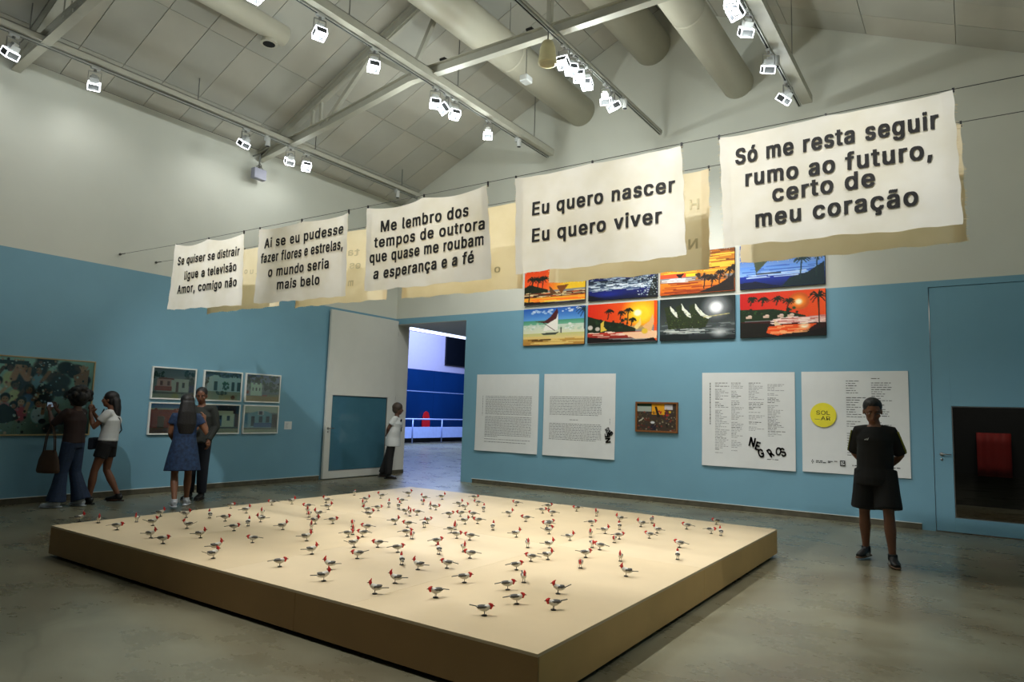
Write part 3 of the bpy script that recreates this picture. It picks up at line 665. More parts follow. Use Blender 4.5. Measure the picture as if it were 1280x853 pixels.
# ------------------------------------------------------------------ procedural pictures (colour per grid point)
class Pic:
    def __init__(s, w, h, bg=(128, 128, 128)):
        s.w, s.h = w, h; s.a = np.zeros((h, w, 3)); s.a[:] = bg
        s.U, s.V = np.meshgrid(np.linspace(0, 1, w), np.linspace(0, 1, h)); s.r = np.random.RandomState(5); s.asp = w/h
    def blend(s, k, c): k = np.clip(k, 0, 1)[..., None]; s.a = s.a*(1-k)+np.array(c)*k
    def grad(s, v0, v1, c0, c1):
        t = np.clip((s.V-v0)/(v1-v0), 0, 1)[..., None]; mk = (s.V >= v0) & (s.V <= v1); g = np.array(c0)*(1-t)+np.array(c1)*t; s.a[mk] = g[mk]
    def hgrad(s, v0, v1, c0, c1):
        t = s.U[..., None]; mk = (s.V >= v0) & (s.V <= v1); g = np.array(c0)*(1-t)+np.array(c1)*t; s.a[mk] = g[mk]
    def disk(s, u, v, r, c, soft=.15, ry=None, k=1):
        d = np.sqrt(((s.U-u)*s.asp/(r*s.asp))**2+((s.V-v)/((ry or r*s.asp)))**2); s.blend(np.clip((1-d)/soft, 0, 1)*k, c)
    def poly(s, pts, c):
        inside = np.zeros_like(s.U, bool); n = len(pts)
        for i in range(n):
            (x0, y0), (x1, y1) = pts[i], pts[(i+1) % n]
            if y0 == y1: continue
            cnd = ((s.V < y0) != (s.V < y1)) & (s.U < (x1-x0)*(s.V-y0)/(y1-y0)+x0); inside ^= cnd
        s.a[inside] = c
    def rect(s, u0, v0, u1, v1, c): s.poly([(u0, v0), (u1, v0), (u1, v1), (u0, v1)], c)
    def line(s, p0, p1, w, c):
        a = np.array(p0); d = np.array(p1)-a; L = (d[0]*s.asp)**2+d[1]**2+1e-9
        t = np.clip(((s.U-a[0])*s.asp**2*d[0]+(s.V-a[1])*d[1])/L, 0, 1)
        D = np.sqrt(((s.U-a[0]-t*d[0])*s.asp)**2+(s.V-a[1]-t*d[1])**2); s.blend((w-D)/(w*.5)+.5, c)
    def palm(s, u, v0, v1, c=(16, 24, 14), r=.1, lean=.02):
        s.line((u, v0), (u+lean, v1), .012, c)
        R = np.random.RandomState(int(u*997)+3); c0 = (u+lean, v1)
        for k in range(12):
            a = 2*math.pi*k/12+R.uniform(-.2, .2); L = r*R.uniform(.75, 1.1); x = math.cos(a)*L/s.asp; y = -math.sin(a)*L*.75
            mid = (c0[0]+x*.6, c0[1]+y*.6-r*.10); s.line(c0, mid, .012, c); s.line(mid, (c0[0]+x*1.05, c0[1]+y*.7+r*.22), .009, c)
    def streak(s, v0, v1, c, n, L=.15, w=.008, u0=0, u1=1):
        for _ in range(n):
            u = s.r.uniform(u0, u1); v = s.r.uniform(v0, v1); s.line((u, v), (u+s.r.uniform(.3, 1)*L, v+s.r.uniform(-.01, .01)), w, c)
    def blobs(s, n, u, v, r, cols, ry=1.0):
        for _ in range(n):
            rr = s.r.uniform(*r); s.disk(s.r.uniform(*u), s.r.uniform(*v), rr/s.asp, cols[s.r.randint(len(cols))], .3, ry=rr*ry)
    def hill(s, pts, c, n=50, r=(.02, .05)):
        s.poly(pts+[(1.01, 1.01), (-.01, 1.01)], c)
    def mesh(s, name, material, X, Z):
        w, h = s.w, s.h; vs = [(X*i/(w-1), 0, Z*(1-j/(h-1))) for j in range(h) for i in range(w)]
        m = bpy.data.meshes.new(name); m.from_pydata(vs, [], [(j*w+i, (j+1)*w+i, (j+1)*w+i+1, j*w+i+1) for j in range(h-1) for i in range(w-1)])
        s.a = np.clip(s.a + s.r.normal(0, 3, s.a.shape), 0, 255)
        c = s.a.reshape(-1, 3)/255.0; c = np.where(c <= .04045, c/12.92, ((c+.055)/1.055)**2.4); c = np.concatenate([c, np.ones((len(c), 1))], 1).astype(np.float32)
        at_ = m.color_attributes.new('paint', 'FLOAT_COLOR', 'POINT'); at_.data.foreach_set('color', c.ravel()); m.materials.append(material); return m
def sea_sun(p): pass
def pic1():
    p = Pic(130, 84); p.grad(0, .62, (214, 60, 14), (240, 90, 30)); p.blend(np.clip((p.U-.35)*3, 0, 1)*(p.V < .62), (236, 190, 40))
    p.poly([(0, .5), (.1, .45), (.25, .52), (.4, .6), (.4, .72), (0, .72)], (26, 34, 14)); p.grad(.68, .8, (120, 60, 30), (40, 30, 22))
    p.streak(.66, .8, (225, 200, 150), 22, .2, .009); p.streak(.7, .8, (200, 90, 40), 14); p.grad(.8, .93, (238, 150, 40), (244, 200, 70)); p.streak(.82, .92, (250, 120, 30), 12, .4, .012)
    p.poly([(0, .9), (.3, .93), (.6, .96), (1, .94), (1, 1), (0, 1)], (26, 16, 14))
    for u in (.12, .22, .3): p.palm(u, .6, .3, r=.16)
    p.poly([(.42, .5), (.56, .74), (.44, .74)], (96, 60, 30)); p.poly([(.54, .52), (.74, .5), (.62, .74)], (120, 66, 24)); p.palm(.08, .95, .5, r=.12); return p
def pic2():
    p = Pic(130, 84); p.grad(0, .5, (14, 22, 60), (20, 30, 84)); p.grad(.5, .75, (26, 34, 44), (60, 84, 120)); p.grad(.75, 1, (20, 30, 110), (12, 16, 50))
    p.streak(.45, .78, (150, 165, 180), 90, .12, .008); p.streak(.62, .74, (210, 220, 230), 40, .1, .01); p.disk(.3, .86, .3, (24, 36, 130), .8, ry=.1)
    p.blobs(110, (.72, 1), (.45, .95), (.006, .02), [(190, 200, 210), (120, 140, 150), (30, 44, 40)]); p.poly([(.86, 1), (.95, .5), (1, .45), (1, 1)], (20, 26, 24)); p.blobs(50, (.8, 1), (.5, .95), (.006, .016), [(200, 210, 210), (100, 120, 130)]); p.poly([(0, .85), (.25, .97), (0, 1)], (10, 12, 24)); return p
def pic3():
    p = Pic(130, 84); p.grad(0, .6, (170, 96, 14), (224, 150, 40)); p.streak(0, .5, (110, 56, 12), 30, .4, .014); p.streak(.05, .5, (240, 186, 60), 30, .4, .012)
    p.poly([(0, .5), (.35, .5), (.4, .6), (0, .6)], (220, 80, 40)); p.rect(.36, .52, .55, .58, (214, 214, 40)); p.poly([(.22, .52), (.34, .5), (.28, .64)], (30, 20, 14)); p.grad(.64, .72, (120, 110, 110), (150, 90, 50)); p.streak(.62, .7, (220, 215, 215), 14, .3, .008, 0, .3)
    p.grad(.72, 1, (226, 130, 30), (204, 90, 20)); p.streak(.72, 1, (140, 50, 14), 24, .5, .009, 0, .5); p.poly([(.5, 1), (.66, .9), (.8, .82), (1, .6), (1, 1)], (34, 26, 22)); p.blobs(30, (.5, .9), (.55, .68), (.02, .05), [(190, 110, 40), (60, 40, 20)])
    for u, a, b in ((.6, .9, .62), (.7, .86, .68), (.8, .8, .55), (.92, .7, .5), (.98, .66, .45)): p.palm(u, a, b, (30, 22, 16), .11)
    return p
def pic4():
    p = Pic(130, 84); p.grad(0, .5, (40, 70, 150), (110, 150, 215)); p.streak(.1, .4, (200, 215, 240), 26, .3, .016); p.grad(.5, .72, (90, 140, 220), (140, 180, 235)); p.streak(.5, .72, (60, 100, 190), 20, .4, .01)
    p.grad(.72, 1, (24, 50, 160), (14, 26, 80)); p.streak(.66, .76, (190, 215, 245), 14, .3, .008, 0, .7); p.poly([(0, .86), (.2, .84), (.4, .94), (.6, 1), (0, 1)], (14, 22, 50)); p.poly([(.5, 1), (.6, .8), (.8, .72), (1, .5), (1, 1)], (18, 40, 46))
    p.poly([(.17, .35), (.35, .38), (.2, .66)], (70, 80, 60)); p.rect(.2, .66, .5, .69, (50, 60, 80)); p.palm(.72, .85, .42, (24, 50, 50), .15); p.palm(.9, .8, .35, (24, 50, 50), .15); return p
def pic5():
    p = Pic(130, 84); p.grad(0, .33, (34, 84, 170), (90, 150, 210)); p.blobs(20, (.15, .5), (.06, .16), (.02, .05), [(190, 205, 225), (150, 180, 215)], .6); p.blobs(14, (.65, .95), (.04, .12), (.02, .05), [(190, 205, 225)], .6)
    p.grad(.33, .45, (70, 140, 110), (110, 170, 140)); p.grad(.45, .68, (190, 205, 190), (210, 210, 180)); p.blobs(50, (0, 1), (.42, .6), (.02, .05), [(215, 220, 212), (170, 195, 170)], .7); p.grad(.68, .82, (190, 190, 120), (214, 190, 130)); p.grad(.82, 1, (190, 150, 70), (170, 120, 56)); p.streak(.78, .98, (220, 190, 110), 20, .4, .012); p.streak(.84, .9, (90, 60, 20), 6, .2, .012, 0, .3)
    p.poly([(.2, .36), (.35, .36), (.45, .25), (.56, .02), (.58, .12), (.55, .3), (.42, .42)], (74, 26, 28)); p.poly([(.42, .42), (.55, .3), (.58, .14), (.58, .6), (.34, .62), (.36, .5)], (226, 222, 212)); p.line((.32, .38), (.53, .62), .008, (60, 30, 24)); p.poly([(.3, .68), (.6, .66), (.54, .73), (.34, .73)], (60, 70, 60)); p.line((.63, .55), (.63, .68), .014, (40, 40, 40)); p.palm(1.0, .6, .1, (20, 40, 50), .24, 0); return p
def pic6():
    p = Pic(130, 84); p.hgrad(0, .6, (214, 36, 14), (236, 120, 20)); p.disk(.78, .26, .30, (242, 160, 24), .4); p.disk(.78, .3, .2, (240, 206, 40), .5); p.disk(.73, .28, .07, (255, 248, 200), .5); p.rect(.96, 0, 1, 1, (226, 76, 20))
    p.poly([(0, .3), (.1, .36), (.3, .46), (.5, .52), (.7, .66), (.7, .76), (0, .76)], (26, 38, 20)); p.blobs(30, (.1, .6), (.42, .62), (.02, .04), [(34, 56, 30), (20, 30, 18)]); p.grad(.74, .9, (196, 60, 40), (120, 30, 24)); p.streak(.72, .86, (240, 200, 180), 30, .2, .009); p.poly([(.5, .76), (1, .74), (1, .92), (.7, .92)], (236, 190, 150)); p.poly([(0, .84), (.4, .92), (.8, .95), (.95, .9), (1, 1), (0, 1)], (20, 12, 14))
    p.disk(.04, .6, .045, (200, 190, 180), .3); p.disk(.15, .64, .04, (190, 180, 170), .3)
    for u, a, b, r in ((.3, .4, .2, .1), (.48, .42, .26, .09), (.58, .6, .2, .1), (.64, .6, .44, .08)): p.palm(u, a, b, r=r)
    p.poly([(.2, .5), (.25, .42), (.24, .58), (.29, .68), (.2, .72)], (220, 190, 70)); p.poly([(.68, .62), (.75, .5), (.77, .38), (.78, .58), (.72, .7)], (230, 200, 120)); p.poly([(.8, .62), (.9, .5), (.94, .32), (.96, .5), (.92, .76), (.86, .72)], (224, 170, 110)); p.disk(.83, .74, .05, (220, 180, 50), .3); return p
def pic7():
    p = Pic(130, 84); p.grad(0, .62, (26, 34, 32), (60, 66, 66)); p.disk(.76, .26, .22, (84, 88, 90), .3); p.disk(.76, .26, .16, (130, 134, 136), .4); p.disk(.76, .26, .105, (226, 228, 230), .4); p.grad(.62, 1, (70, 78, 78), (24, 30, 32)); p.streak(.62, .9, (110, 118, 118), 40, .2, .008); p.disk(.8, .84, .14, (190, 194, 194), .9, ry=.15); p.rect(0, .86, .4, 1, (20, 26, 28))
    for k, (u, t) in enumerate(((.08, .16), (.24, .12), (.42, .12))):
        p.poly([(u-.02, .2), (u+.06, t+.02), (u+.1, .4), (u+.26, .5), (u+.2, .72), (u+.04, .74)], (40, 50, 26)); p.poly([(u+.06, t), (u+.1, .24), (u+.2, .42), (u+.28, .48), (u+.24, .52), (u+.14, .44), (u+.07, .28)], (214, 216, 200))
        p.r = np.random.RandomState(k); p.blobs(40, (u, u+.22), (.3, .72), (.006, .014), [(90, 104, 50), (20, 26, 16), (60, 74, 34)])
    p.line((.6, .48), (.93, .42), .009, (190, 180, 120)); p.streak(.74, .84, (190, 196, 190), 16, .2, .008, .05, .5); return p
def pic8():
    p = Pic(130, 84); p.hgrad(0, .62, (190, 22, 20), (240, 84, 24)); p.disk(.7, .24, .13, (206, 90, 24), .1); p.disk(.7, .24, .10, (240, 130, 40), .4); p.disk(.7, .25, .055, (255, 246, 200), .6)
    p.poly([(0, .36), (.2, .38), (.4, .38), (.6, .46), (.78, .56), (.78, .62), (0, .64)], (24, 44, 20)); p.blobs(40, (0, .7), (.38, .56), (.02, .04), [(40, 70, 30), (20, 34, 16)])
    for u in (.12, .33, .5, .62): p.disk(u, .53, .03, (226, 196, 180), .2, ry=.035); p.rect(u-.05, .53, u+.02, .57, (200, 170, 150))
    p.grad(.64, 1, (60, 16, 14), (20, 12, 12)); p.poly([(.4, .62), (1, .56), (1, .72), (.5, .7)], (200, 120, 110)); p.streak(.58, .72, (240, 210, 200), 50, .15, .007, .35, .95); p.poly([(.3, .78), (.55, .74), (.9, .74), (.8, .86), (.45, .97), (.3, .9)], (230, 80, 24)); p.disk(.76, .78, .08, (255, 236, 200), .7, ry=.09); p.streak(.76, .94, (250, 170, 110), 22, .16, .008, .32, .75); p.poly([(.6, 1), (1, .82), (1, 1)], (14, 12, 12)); p.poly([(0, .66), (.36, .7), (.3, 1), (0, 1)], (20, 18, 12))
    for u, b in ((.13, .14), (.27, .16), (.44, .16), (.57, .22)): p.palm(u, b+.14, b, (26, 30, 14), .11)
    p.palm(.93, .8, .14, (16, 26, 14), .2, -.01); p.poly([(.41, .6), (.43, .66), (.5, .75), (.42, .76)], (220, 190, 150)); return p
def house(kind):
    p = Pic(96, 68); r = p.r
    if kind == 0:
        p.grad(0, .4, (120, 122, 128), (140, 140, 142)); p.blobs(30, (.02, .25), (.14, .4), (.02, .05), [(24, 44, 30), (36, 54, 36)]); p.blobs(36, (.74, 1), (.05, .6), (.03, .07), [(20, 50, 44), (30, 64, 60)]); p.rect(.1, .34, .86, .78, (206, 200, 190)); p.poly([(.1, .36), (.2, .3), (.5, .33), (.5, .38)], (130, 60, 52)); p.rect(.06, .6, .46, .76, (160, 60, 54)); p.rect(.1, .36, .44, .6, (208, 150, 144))
        for u in (.17, .34): p.rect(u, .42, u+.07, .58, (110, 50, 56))
        p.rect(.55, .44, .62, .78, (96, 60, 50)); p.rect(.7, .46, .76, .64, (60, 50, 50)); p.rect(.88, .55, 1, .8, (24, 54, 96)); p.grad(.78, .86, (80, 84, 80), (100, 104, 96)); p.grad(.86, 1, (170, 164, 140), (176, 170, 146))
    if kind == 1:
        p.grad(0, .2, (60, 110, 170), (120, 160, 196)); p.rect(0, .16, 1, .2, (200, 190, 160)); p.rect(0, .2, .72, .84, (190, 62, 34)); p.blobs(20, (0, .7), (.2, .4), (.03, .06), [(204, 80, 44), (180, 54, 30)]); p.rect(.18, .42, .34, .84, (96, 60, 24)); p.rect(.7, .2, .78, .84, (214, 180, 110)); p.rect(.78, .1, 1, .84, (180, 160, 130)); p.grad(.82, 1, (164, 96, 56), (150, 84, 50))
    if kind == 2:
        p.grad(0, .3, (70, 90, 110), (120, 130, 150)); p.rect(.08, .2, 1, .72, (196, 206, 204)); p.poly([(.08, .22), (.3, .08), (.5, .22)], (200, 210, 206)); p.poly([(.6, .22), (.82, .1), (1, .2), (1, .3), (.6, .3)], (196, 206, 204)); p.blobs(40, (0, 1), (0, .14), (.03, .06), [(26, 44, 40), (40, 60, 56)]); p.blobs(20, (0, .1), (.2, .5), (.02, .05), [(40, 60, 40)])
        for u in (.26, .74, .9): p.rect(u, .34, u+.09, .66, (40, 66, 60))
        p.blobs(30, (.5, .66), (.36, .62), (.03, .05), [(40, 100, 60), (30, 80, 50)]); p.grad(.7, 1, (150, 146, 116), (186, 176, 140)); p.blobs(24, (.35, .65), (.7, .8), (.02, .05), [(60, 70, 40), (40, 54, 34)]); p.disk(.8, .9, .06, (110, 60, 40))
    if kind == 3:
        p.grad(0, .3, (20, 24, 44), (24, 30, 50)); p.rect(0, .1, .3, .8, (170, 150, 130)); p.rect(.3, .3, .88, .78, (216, 206, 180)); p.rect(.3, .2, .85, .34, (204, 194, 168)); p.rect(.45, .36, .54, .76, (70, 100, 130)); p.rect(.46, .36, .53, .52, (30, 36, 40)); p.rect(.68, .38, .76, .56, (60, 44, 36)); p.rect(.9, .3, 1, .8, (110, 60, 40)); p.grad(.78, .84, (120, 110, 96), (60, 50, 40)); p.grad(.84, 1, (190, 166, 130), (196, 170, 130))
    if kind == 4:
        p.grad(0, .3, (90, 96, 130), (110, 120, 150)); p.blobs(90, (0, 1), (.02, .6), (.03, .08), [(24, 44, 26), (40, 66, 34), (60, 70, 40), (30, 40, 34)]); p.rect(.14, .36, .48, .78, (206, 214, 196))
        for u in (.14, .27, .4): p.rect(u, .3, u+.06, .38, (206, 214, 196))
        for u in (.19, .29, .39): p.rect(u, .48, u+.04, .6, (30, 40, 40))
        p.disk(.05, .66, .05, (140, 60, 30)); p.rect(.5, .76, .64, .84, (190, 70, 56)); p.rect(.64, .72, 1, .8, (150, 140, 110)); p.grad(.8, 1, (180, 140, 90), (190, 150, 100))
    if kind == 5:
        p.grad(0, .25, (190, 186, 164), (196, 192, 170)); p.poly([(0, .3), (.3, .22), (.5, .14), (.7, .2), (.84, .3), (.84, .84), (0, .84)], (130, 168, 180)); p.rect(.02, .3, .12, .84, (100, 150, 176)); p.rect(.4, .16, .58, .34, (206, 200, 200)); p.rect(.44, .18, .54, .32, (60, 50, 70))
        for u in (.22, .45, .66): p.rect(u, .38, u+.1, .76 if u < .3 else .62, (40, 60, 76))
        p.rect(.3, .64, .84, .8, (60, 100, 150)); p.rect(.84, .3, 1, .84, (70, 56, 48)); p.grad(.82, .88, (140, 136, 120), (70, 60, 50)); p.grad(.88, 1, (186, 176, 146), (190, 180, 150))
    p.a = np.clip(p.a*1.15, 0, 255); return p
def crowd():
    p = Pic(220, 158); p.grad(0, 1, (120, 140, 132), (70, 76, 66)); R = p.r
    skin = [(88, 58, 44), (112, 76, 58), (64, 44, 36), (140, 104, 84)]; cloth_ = [(150, 170, 180), (60, 76, 96), (130, 60, 70), (170, 160, 150), (34, 34, 40), (90, 110, 120), (150, 130, 96)]; hair = [(18, 16, 16), (26, 20, 18)]
    p.blobs(30, (.5, .95), (0, .5), (.05, .12), [(26, 24, 26), (60, 44, 38), (36, 34, 34)])
    for row, (v, n, sz) in enumerate(((.16, 7, .055), (.36, 8, .06), (.56, 7, .06))):
        for k in range(n):
            u = .02+(k+R.uniform(-.2, .2))*.72/n; vv = v+R.uniform(-.05, .05); c = skin[R.randint(4)]; cc = cloth_[R.randint(7)]
            p.disk(u, vv+.16, .05, cc, .3, ry=.12); p.disk(u, vv-.012, sz*.62, hair[R.randint(2)], .25, ry=sz*1.1); p.disk(u, vv+.015, sz*.42, c, .25, ry=sz*.85)
            p.disk(u-.008, vv+.005, .005, (20, 14, 14), .3); p.disk(u+.01, vv+.005, .005, (20, 14, 14), .3); p.line((u-.008, vv+.045), (u+.008, vv+.045), .006, (110, 40, 40))
            p.line((u+.03, vv+.14), (u+.05+R.uniform(-.02, .03), vv+.02), .018, c)
    p.poly([(0, .66), (.12, .64), (.3, .62), (.4, .68), (.4, .78), (0, .8)], (150, 150, 130)); p.rect(0, .76, .32, .985, (176, 186, 166))
    for k in range(14): p.disk(.03+(k % 5)*.065+R.uniform(-.01, .01), .8+(k//5)*.075, .022, (140, 36, 40), .3, ry=.034); p.disk(.03+(k % 5)*.065, .8+(k//5)*.075, .009, (90, 14, 20), .3)
    p.blobs(10, (.62, .8), (.4, .95), (.04, .09), [(24, 26, 28), (30, 30, 34)]); p.poly([(.42, .6), (.5, .7), (.52, .8), (.44, .86), (.34, .84), (.34, .7)], (20, 22, 26)); p.disk(.48, .62, .03, hair[0], .2, ry=.06); p.disk(.48, .635, .018, (110, 70, 56), .3, ry=.035)
    for (u, v, L, a) in ((.9, .14, .2, .1), (.55, .12, .16, -.2), (.46, .1, .18, .1)):
        p.line((u, v+L), (u+a*.3, v), .03, (130, 90, 72))
        for j in range(4): p.line((u+a*.3, v+.02), (u+a*.3-.03+j*.018, v-.07), .009, (140, 100, 80))
    p.poly([(.86, .2), (.97, .1), (.96, .55), (.88, .4)], (112, 78, 62)); p.blobs(16, (.84, .96), (.45, .7), (.02, .04), [(150, 170, 160), (90, 100, 90)]); p.rect(.93, .7, .97, .8, (170, 160, 110)); p.rect(.3, .04, .55, .09, (30, 36, 36)); p.blobs(12, (.62, .75), (.03, .1), (.008, .012), [(190, 190, 180)])
    p.blobs(260, (0, .95), (.02, .98), (.004, .016), [(130, 100, 84), (40, 34, 34), (96, 110, 116), (150, 140, 130), (90, 60, 52), (20, 20, 22)], 1.4)
    p.a = np.clip(p.a*1.75+14, 0, 255); return p
def smallpic():
    p = Pic(90, 64, (60, 50, 40)); R = p.r; p.rect(0, .05, .36, .3, (150, 160, 150)); p.rect(0, 0, .36, .1, (30, 60, 40)); p.rect(.38, 0, .7, .4, (214, 150, 24)); p.rect(.7, .03, .9, .22, (190, 186, 190)); p.blobs(170, (0, 1), (.3, 1), (.015, .04), [(50, 40, 30), (30, 26, 22), (90, 80, 56), (120, 50, 40), (140, 130, 110), (40, 44, 60), (80, 40, 30)]); p.blobs(20, (.5, .9), (.2, .45), (.02, .05), [(150, 34, 30), (190, 160, 40), (110, 30, 40)]); p.line((.05, .66), (.16, .55), .014, (200, 200, 180)); p.disk(.4, .7, .06, (196, 200, 204), .2, ry=.05); p.blobs(16, (.36, .5), (.78, .98), (.02, .04), [(24, 26, 44)]); p.poly([(.45, .1), (.5, .1), (.6, .5), (.52, .5)], (30, 26, 20)); return p
# ------------------------------------------------------------------ painted canvases on the back wall
def fit_box(tlp, brp, fn): a = fn(*tlp); b = fn(*brp); return a[0], b[0], b[1], a[1]
def canvas(xa, xb, za, zb, pic, label, nm='painting', depth=.04, name='canvas_painting', cat='painting', grp='canvas paintings'):
    t = tag(empty(name, (xa, -.001, za)), label, cat, grp)
    MB().box((0, -depth, 0), (xb-xa, 0, zb-za)).build('stretcher', M['canvas_edge'], t)
    o = obj('painted_face', pic.mesh('painted_face', M['paint'], xb-xa, zb-za), t); o.location = (0, -depth-.001, 0); return t
c0, c1, c2, c3, c4, c5, c6, c7 = [bw(px, 400)[0] for px in (656, 732, 736, 822.5, 826, 919.5, 926, 1033)]
rb0, rb1 = 2.868, 3.62; rt0_, rt1_ = 3.695, 4.45
k = 0
for (xa, xb, pt, pb, dt, db) in ((c0, c1, pic1, pic5, 'orange sunset with brown sails, top row leftmost, partly behind the banners', 'blue sky, brown and white sail boat on surf, bottom row leftmost'),
    (c2, c3, pic2, pic6, 'dark blue night sea with white spray, top row second', 'orange sunset with yellow sun, palms and white sail boats, bottom row'),
    (c4, c5, pic3, pic7, 'golden sunset with silhouetted palms on a dark slope, top row', 'grey moonlit sea with three green sails, bottom row third'),
    (c6, c7, pic4, pic8, 'blue water with dark green shore, top row rightmost', 'red sunset with palms and huts, bottom row rightmost')):
    canvas(xa, xb, rt0_, rt1_, pt(), 'canvas painting of '+dt, grp='canvas paintings in two rows'); canvas(xa, xb, rb0, rb1, pb(), 'canvas painting of '+db, grp='canvas paintings in two rows')
def frame_strip(t, X, Z, f, d, material, y0=0):
    for a, b in (((0, 0), (X, f)), ((0, Z-f), (X, Z)), ((0, f), (f, Z-f)), ((X-f, f), (X, Z-f))): MB().box((a[0], y0, a[1]), (b[0], y0-d, b[1])).build('frame_rail', material, t, bevel=.002)
# small framed picture
xa, xb, za, zb = fit_box((795.5, 502.5), (848, 542), bw)
t = tag(empty('framed_picture', (xa, -.001, za)), 'small busy dark picture in a brown wooden frame between the white text panels', 'picture'); frame_strip(t, xb-xa, zb-za, .03, .045, M['frame_dark'])
o = obj('print', smallpic().mesh('print', M['paint'], xb-xa-.06, zb-za-.06), t); o.location = (.03, -.02, .03)
# ------------------------------------------------------------------ framed photographs on the left wall (built in wall plane, turned 90 degrees)
def left_root(name, y, z, label, cat, grp=None):
    t = tag(empty(name, (.001, y, z), math.pi/2), label, cat, grp); return t   # local x runs along +Y, local -y points into the room
def photo(a, b, pic, label, material, fr, name='framed_photograph', grp=None, mount=.0, d=.04, X=None):
    (ya, zt) = lw(*a); (yb, zb_) = lw(*b); X = yb-ya; Z = zt-zb_
    t = left_root(name, ya, zb_, label, 'photograph', grp); frame_strip(t, X, Z, fr, d, material)
    MB().box((fr, -.012, fr), (X-fr, 0, Z-fr)).build('backing', M['panel'], t)
    o = obj('print', pic.mesh('print', M['photo'], X-2*fr, Z-2*fr), t); o.location = (fr, -.018, fr)
    o = MB().box((fr, -.029, fr), (X-fr, -.027, Z-fr)).build('glass_pane', M['glass'], t); return t
def photo_at(y0, y1, z0, z1, pic, label, material, fr, grp=None, name='framed_photograph', d=.04):
    X = y1-y0; Z = z1-z0
    t = left_root(name, y0, z0, label, 'photograph', grp); frame_strip(t, X, Z, fr, d, material)
    MB().box((fr, -.012, fr), (X-fr, 0, Z-fr)).build('backing', M['panel'], t)
    o = obj('print', pic.mesh('print', M['photo'], X-2*fr, Z-2*fr), t); o.location = (fr, -.018, fr)
    MB().box((fr, -.029, fr), (X-fr, -.027, Z-fr)).build('glass_pane', M['glass'], t); return t
G6 = 'white-framed photographs of house fronts'; pl = 'white-framed photograph of '
ys = [(-5.685, -4.91), (-4.77, -4.005), (-3.935, -3.16)]; ys = [(a, b) for a, b in ys]
zz = [(1.545, 2.087), (.958, 1.495)]
lab6 = [['a pink and white house with red band, top left of the six', 'a white gabled house behind a bush, top middle of the six', 'a small cream building among trees, top right of the six'],
        ['a plain orange-red wall with a door, bottom left of the six', 'a cream flat-roofed house under a dark sky, bottom middle of the six', 'a pale blue house front, bottom right of the six']]
kinds = [[0, 2, 4], [1, 3, 5]]
for r_ in range(2):
    for c_ in range(3): photo_at(ys[c_][0], ys[c_][1], zz[r_][0], zz[r_][1], house(kinds[r_][c_]), pl+lab6[r_][c_], M['frame_white'], .022, G6)
photo_at(-8.55, -6.57, .962, 2.09, crowd(), 'large crowded photograph of people around a flowered table, thin pale wooden frame, left edge', M['frame_wood'], .02)
ya, zt = lw(355.6, 527); yb, zb_ = lw(364, 537)
t = left_root('caption_card', ya, zb_, 'small white caption card right of the six house photographs', 'card'); MB().box((0, -.006, 0), (yb-ya, 0, zt-zb_)).build('card', M['panel'], t)
m = MB()
for i in range(7): m.box((.02, -.0065, .03+i*.015), (.02+.09*random.uniform(.5, 1), -.007, .034+i*.015))
m.build('print', M['textl'], t)
# ------------------------------------------------------------------ white text panels
def tpanel(xa, xb, za, zb, label):
    t = tag(empty('text_panel', (xa, -.001, za)), label, 'panel', 'white text panels'); X, Z = xb-xa, zb-za
    n = 24; m = MB(); vs = []
    f = lambda u, v: -.012-(.012*(1-v)**6)*(1+.7*math.sin(u*9))
    vs = [(X*i/n, f(i/n, j/n), Z*j/n) for j in range(n+1) for i in range(n+1)]
    m.add(vs, [(j*(n+1)+i, j*(n+1)+i+1, (j+1)*(n+1)+i+1, (j+1)*(n+1)+i) for j in range(n) for i in range(n)])
    o = m.build('panel_sheet', M['panel'], t); s = o.modifiers.new('s', 'SOLIDIFY'); s.thickness = .008; s.offset = -1
    return t, X, Z, f
def words(mb, X, Z, f, u0, u1, v, h, R, indent=0, ragged=0):
    x = u0+indent; end = u1-ragged
    while x < end:
        w = R.uniform(.012, .05); w = min(w, end-x)
        if w > .006:
            y = f(x, 1-v)-.0015; mb.quad((X*x, y, Z*(1-v)), (X*(x+w), y, Z*(1-v)), (X*(x+w), y, Z*(1-v)+h), (X*x, y, Z*(1-v)+h))
        x += w+.008
def vwords(mb, X, Z, f, u, v0, v1, h, R):
    v = v0
    while v < v1:
        w = R.uniform(.012, .04); w = min(w, v1-v); y = -.0145; mb.quad((X*u, y, Z*(1-v)), (X*u+h, y, Z*(1-v)), (X*u+h, y, Z*(1-v-w)), (X*u, y, Z*(1-v-w))); v += w+.008
def block(t, X, Z, f, u0, u1, v0, v1, n, material, seed, h=.009, ragged=0, last=.5):
    m = MB(); R = random.Random(seed)
    for i in range(n): words(m, X, Z, f, u0, u1, v0+(v1-v0)*i/max(1, n-1), h, R, ragged=(R.uniform(0, ragged) if ragged else (0 if i < n-1 else (u1-u0)*last)))
    return tag(m.build('printed_text', material, t), kind='stuff')
def big(t, X, Z, body, u, v, cap, rot, material, bold=.03, name='printed_title', wsc=1.0):
    co, fs = text_mesh(body, 0); k = cap/CAPR; c, s = math.cos(rot), math.sin(rot); x0 = co[:, 0].min(); m = MB()
    for dx, dy in ((-1, -1), (1, -1), (0, 0), (-1, 1), (1, 1)):
        vs = []
        for x, y, z in co:
            a, b = (x-x0+dx*bold)*k*wsc, (y+dy*bold*.7)*k; vs.append((X*u+a*c-b*s, -.027, Z*(1-v)+a*s+b*c))
        m.add(vs, fs)
    return m.build(name, material, t)
PZ0, PZ1 = .705, 2.287
t, X, Z, f = tpanel(bw(597, 469)[0], bw(674.3, 469)[0], PZ0-.02, PZ1, 'white text panel of two dense text blocks, leftmost of the four panels')
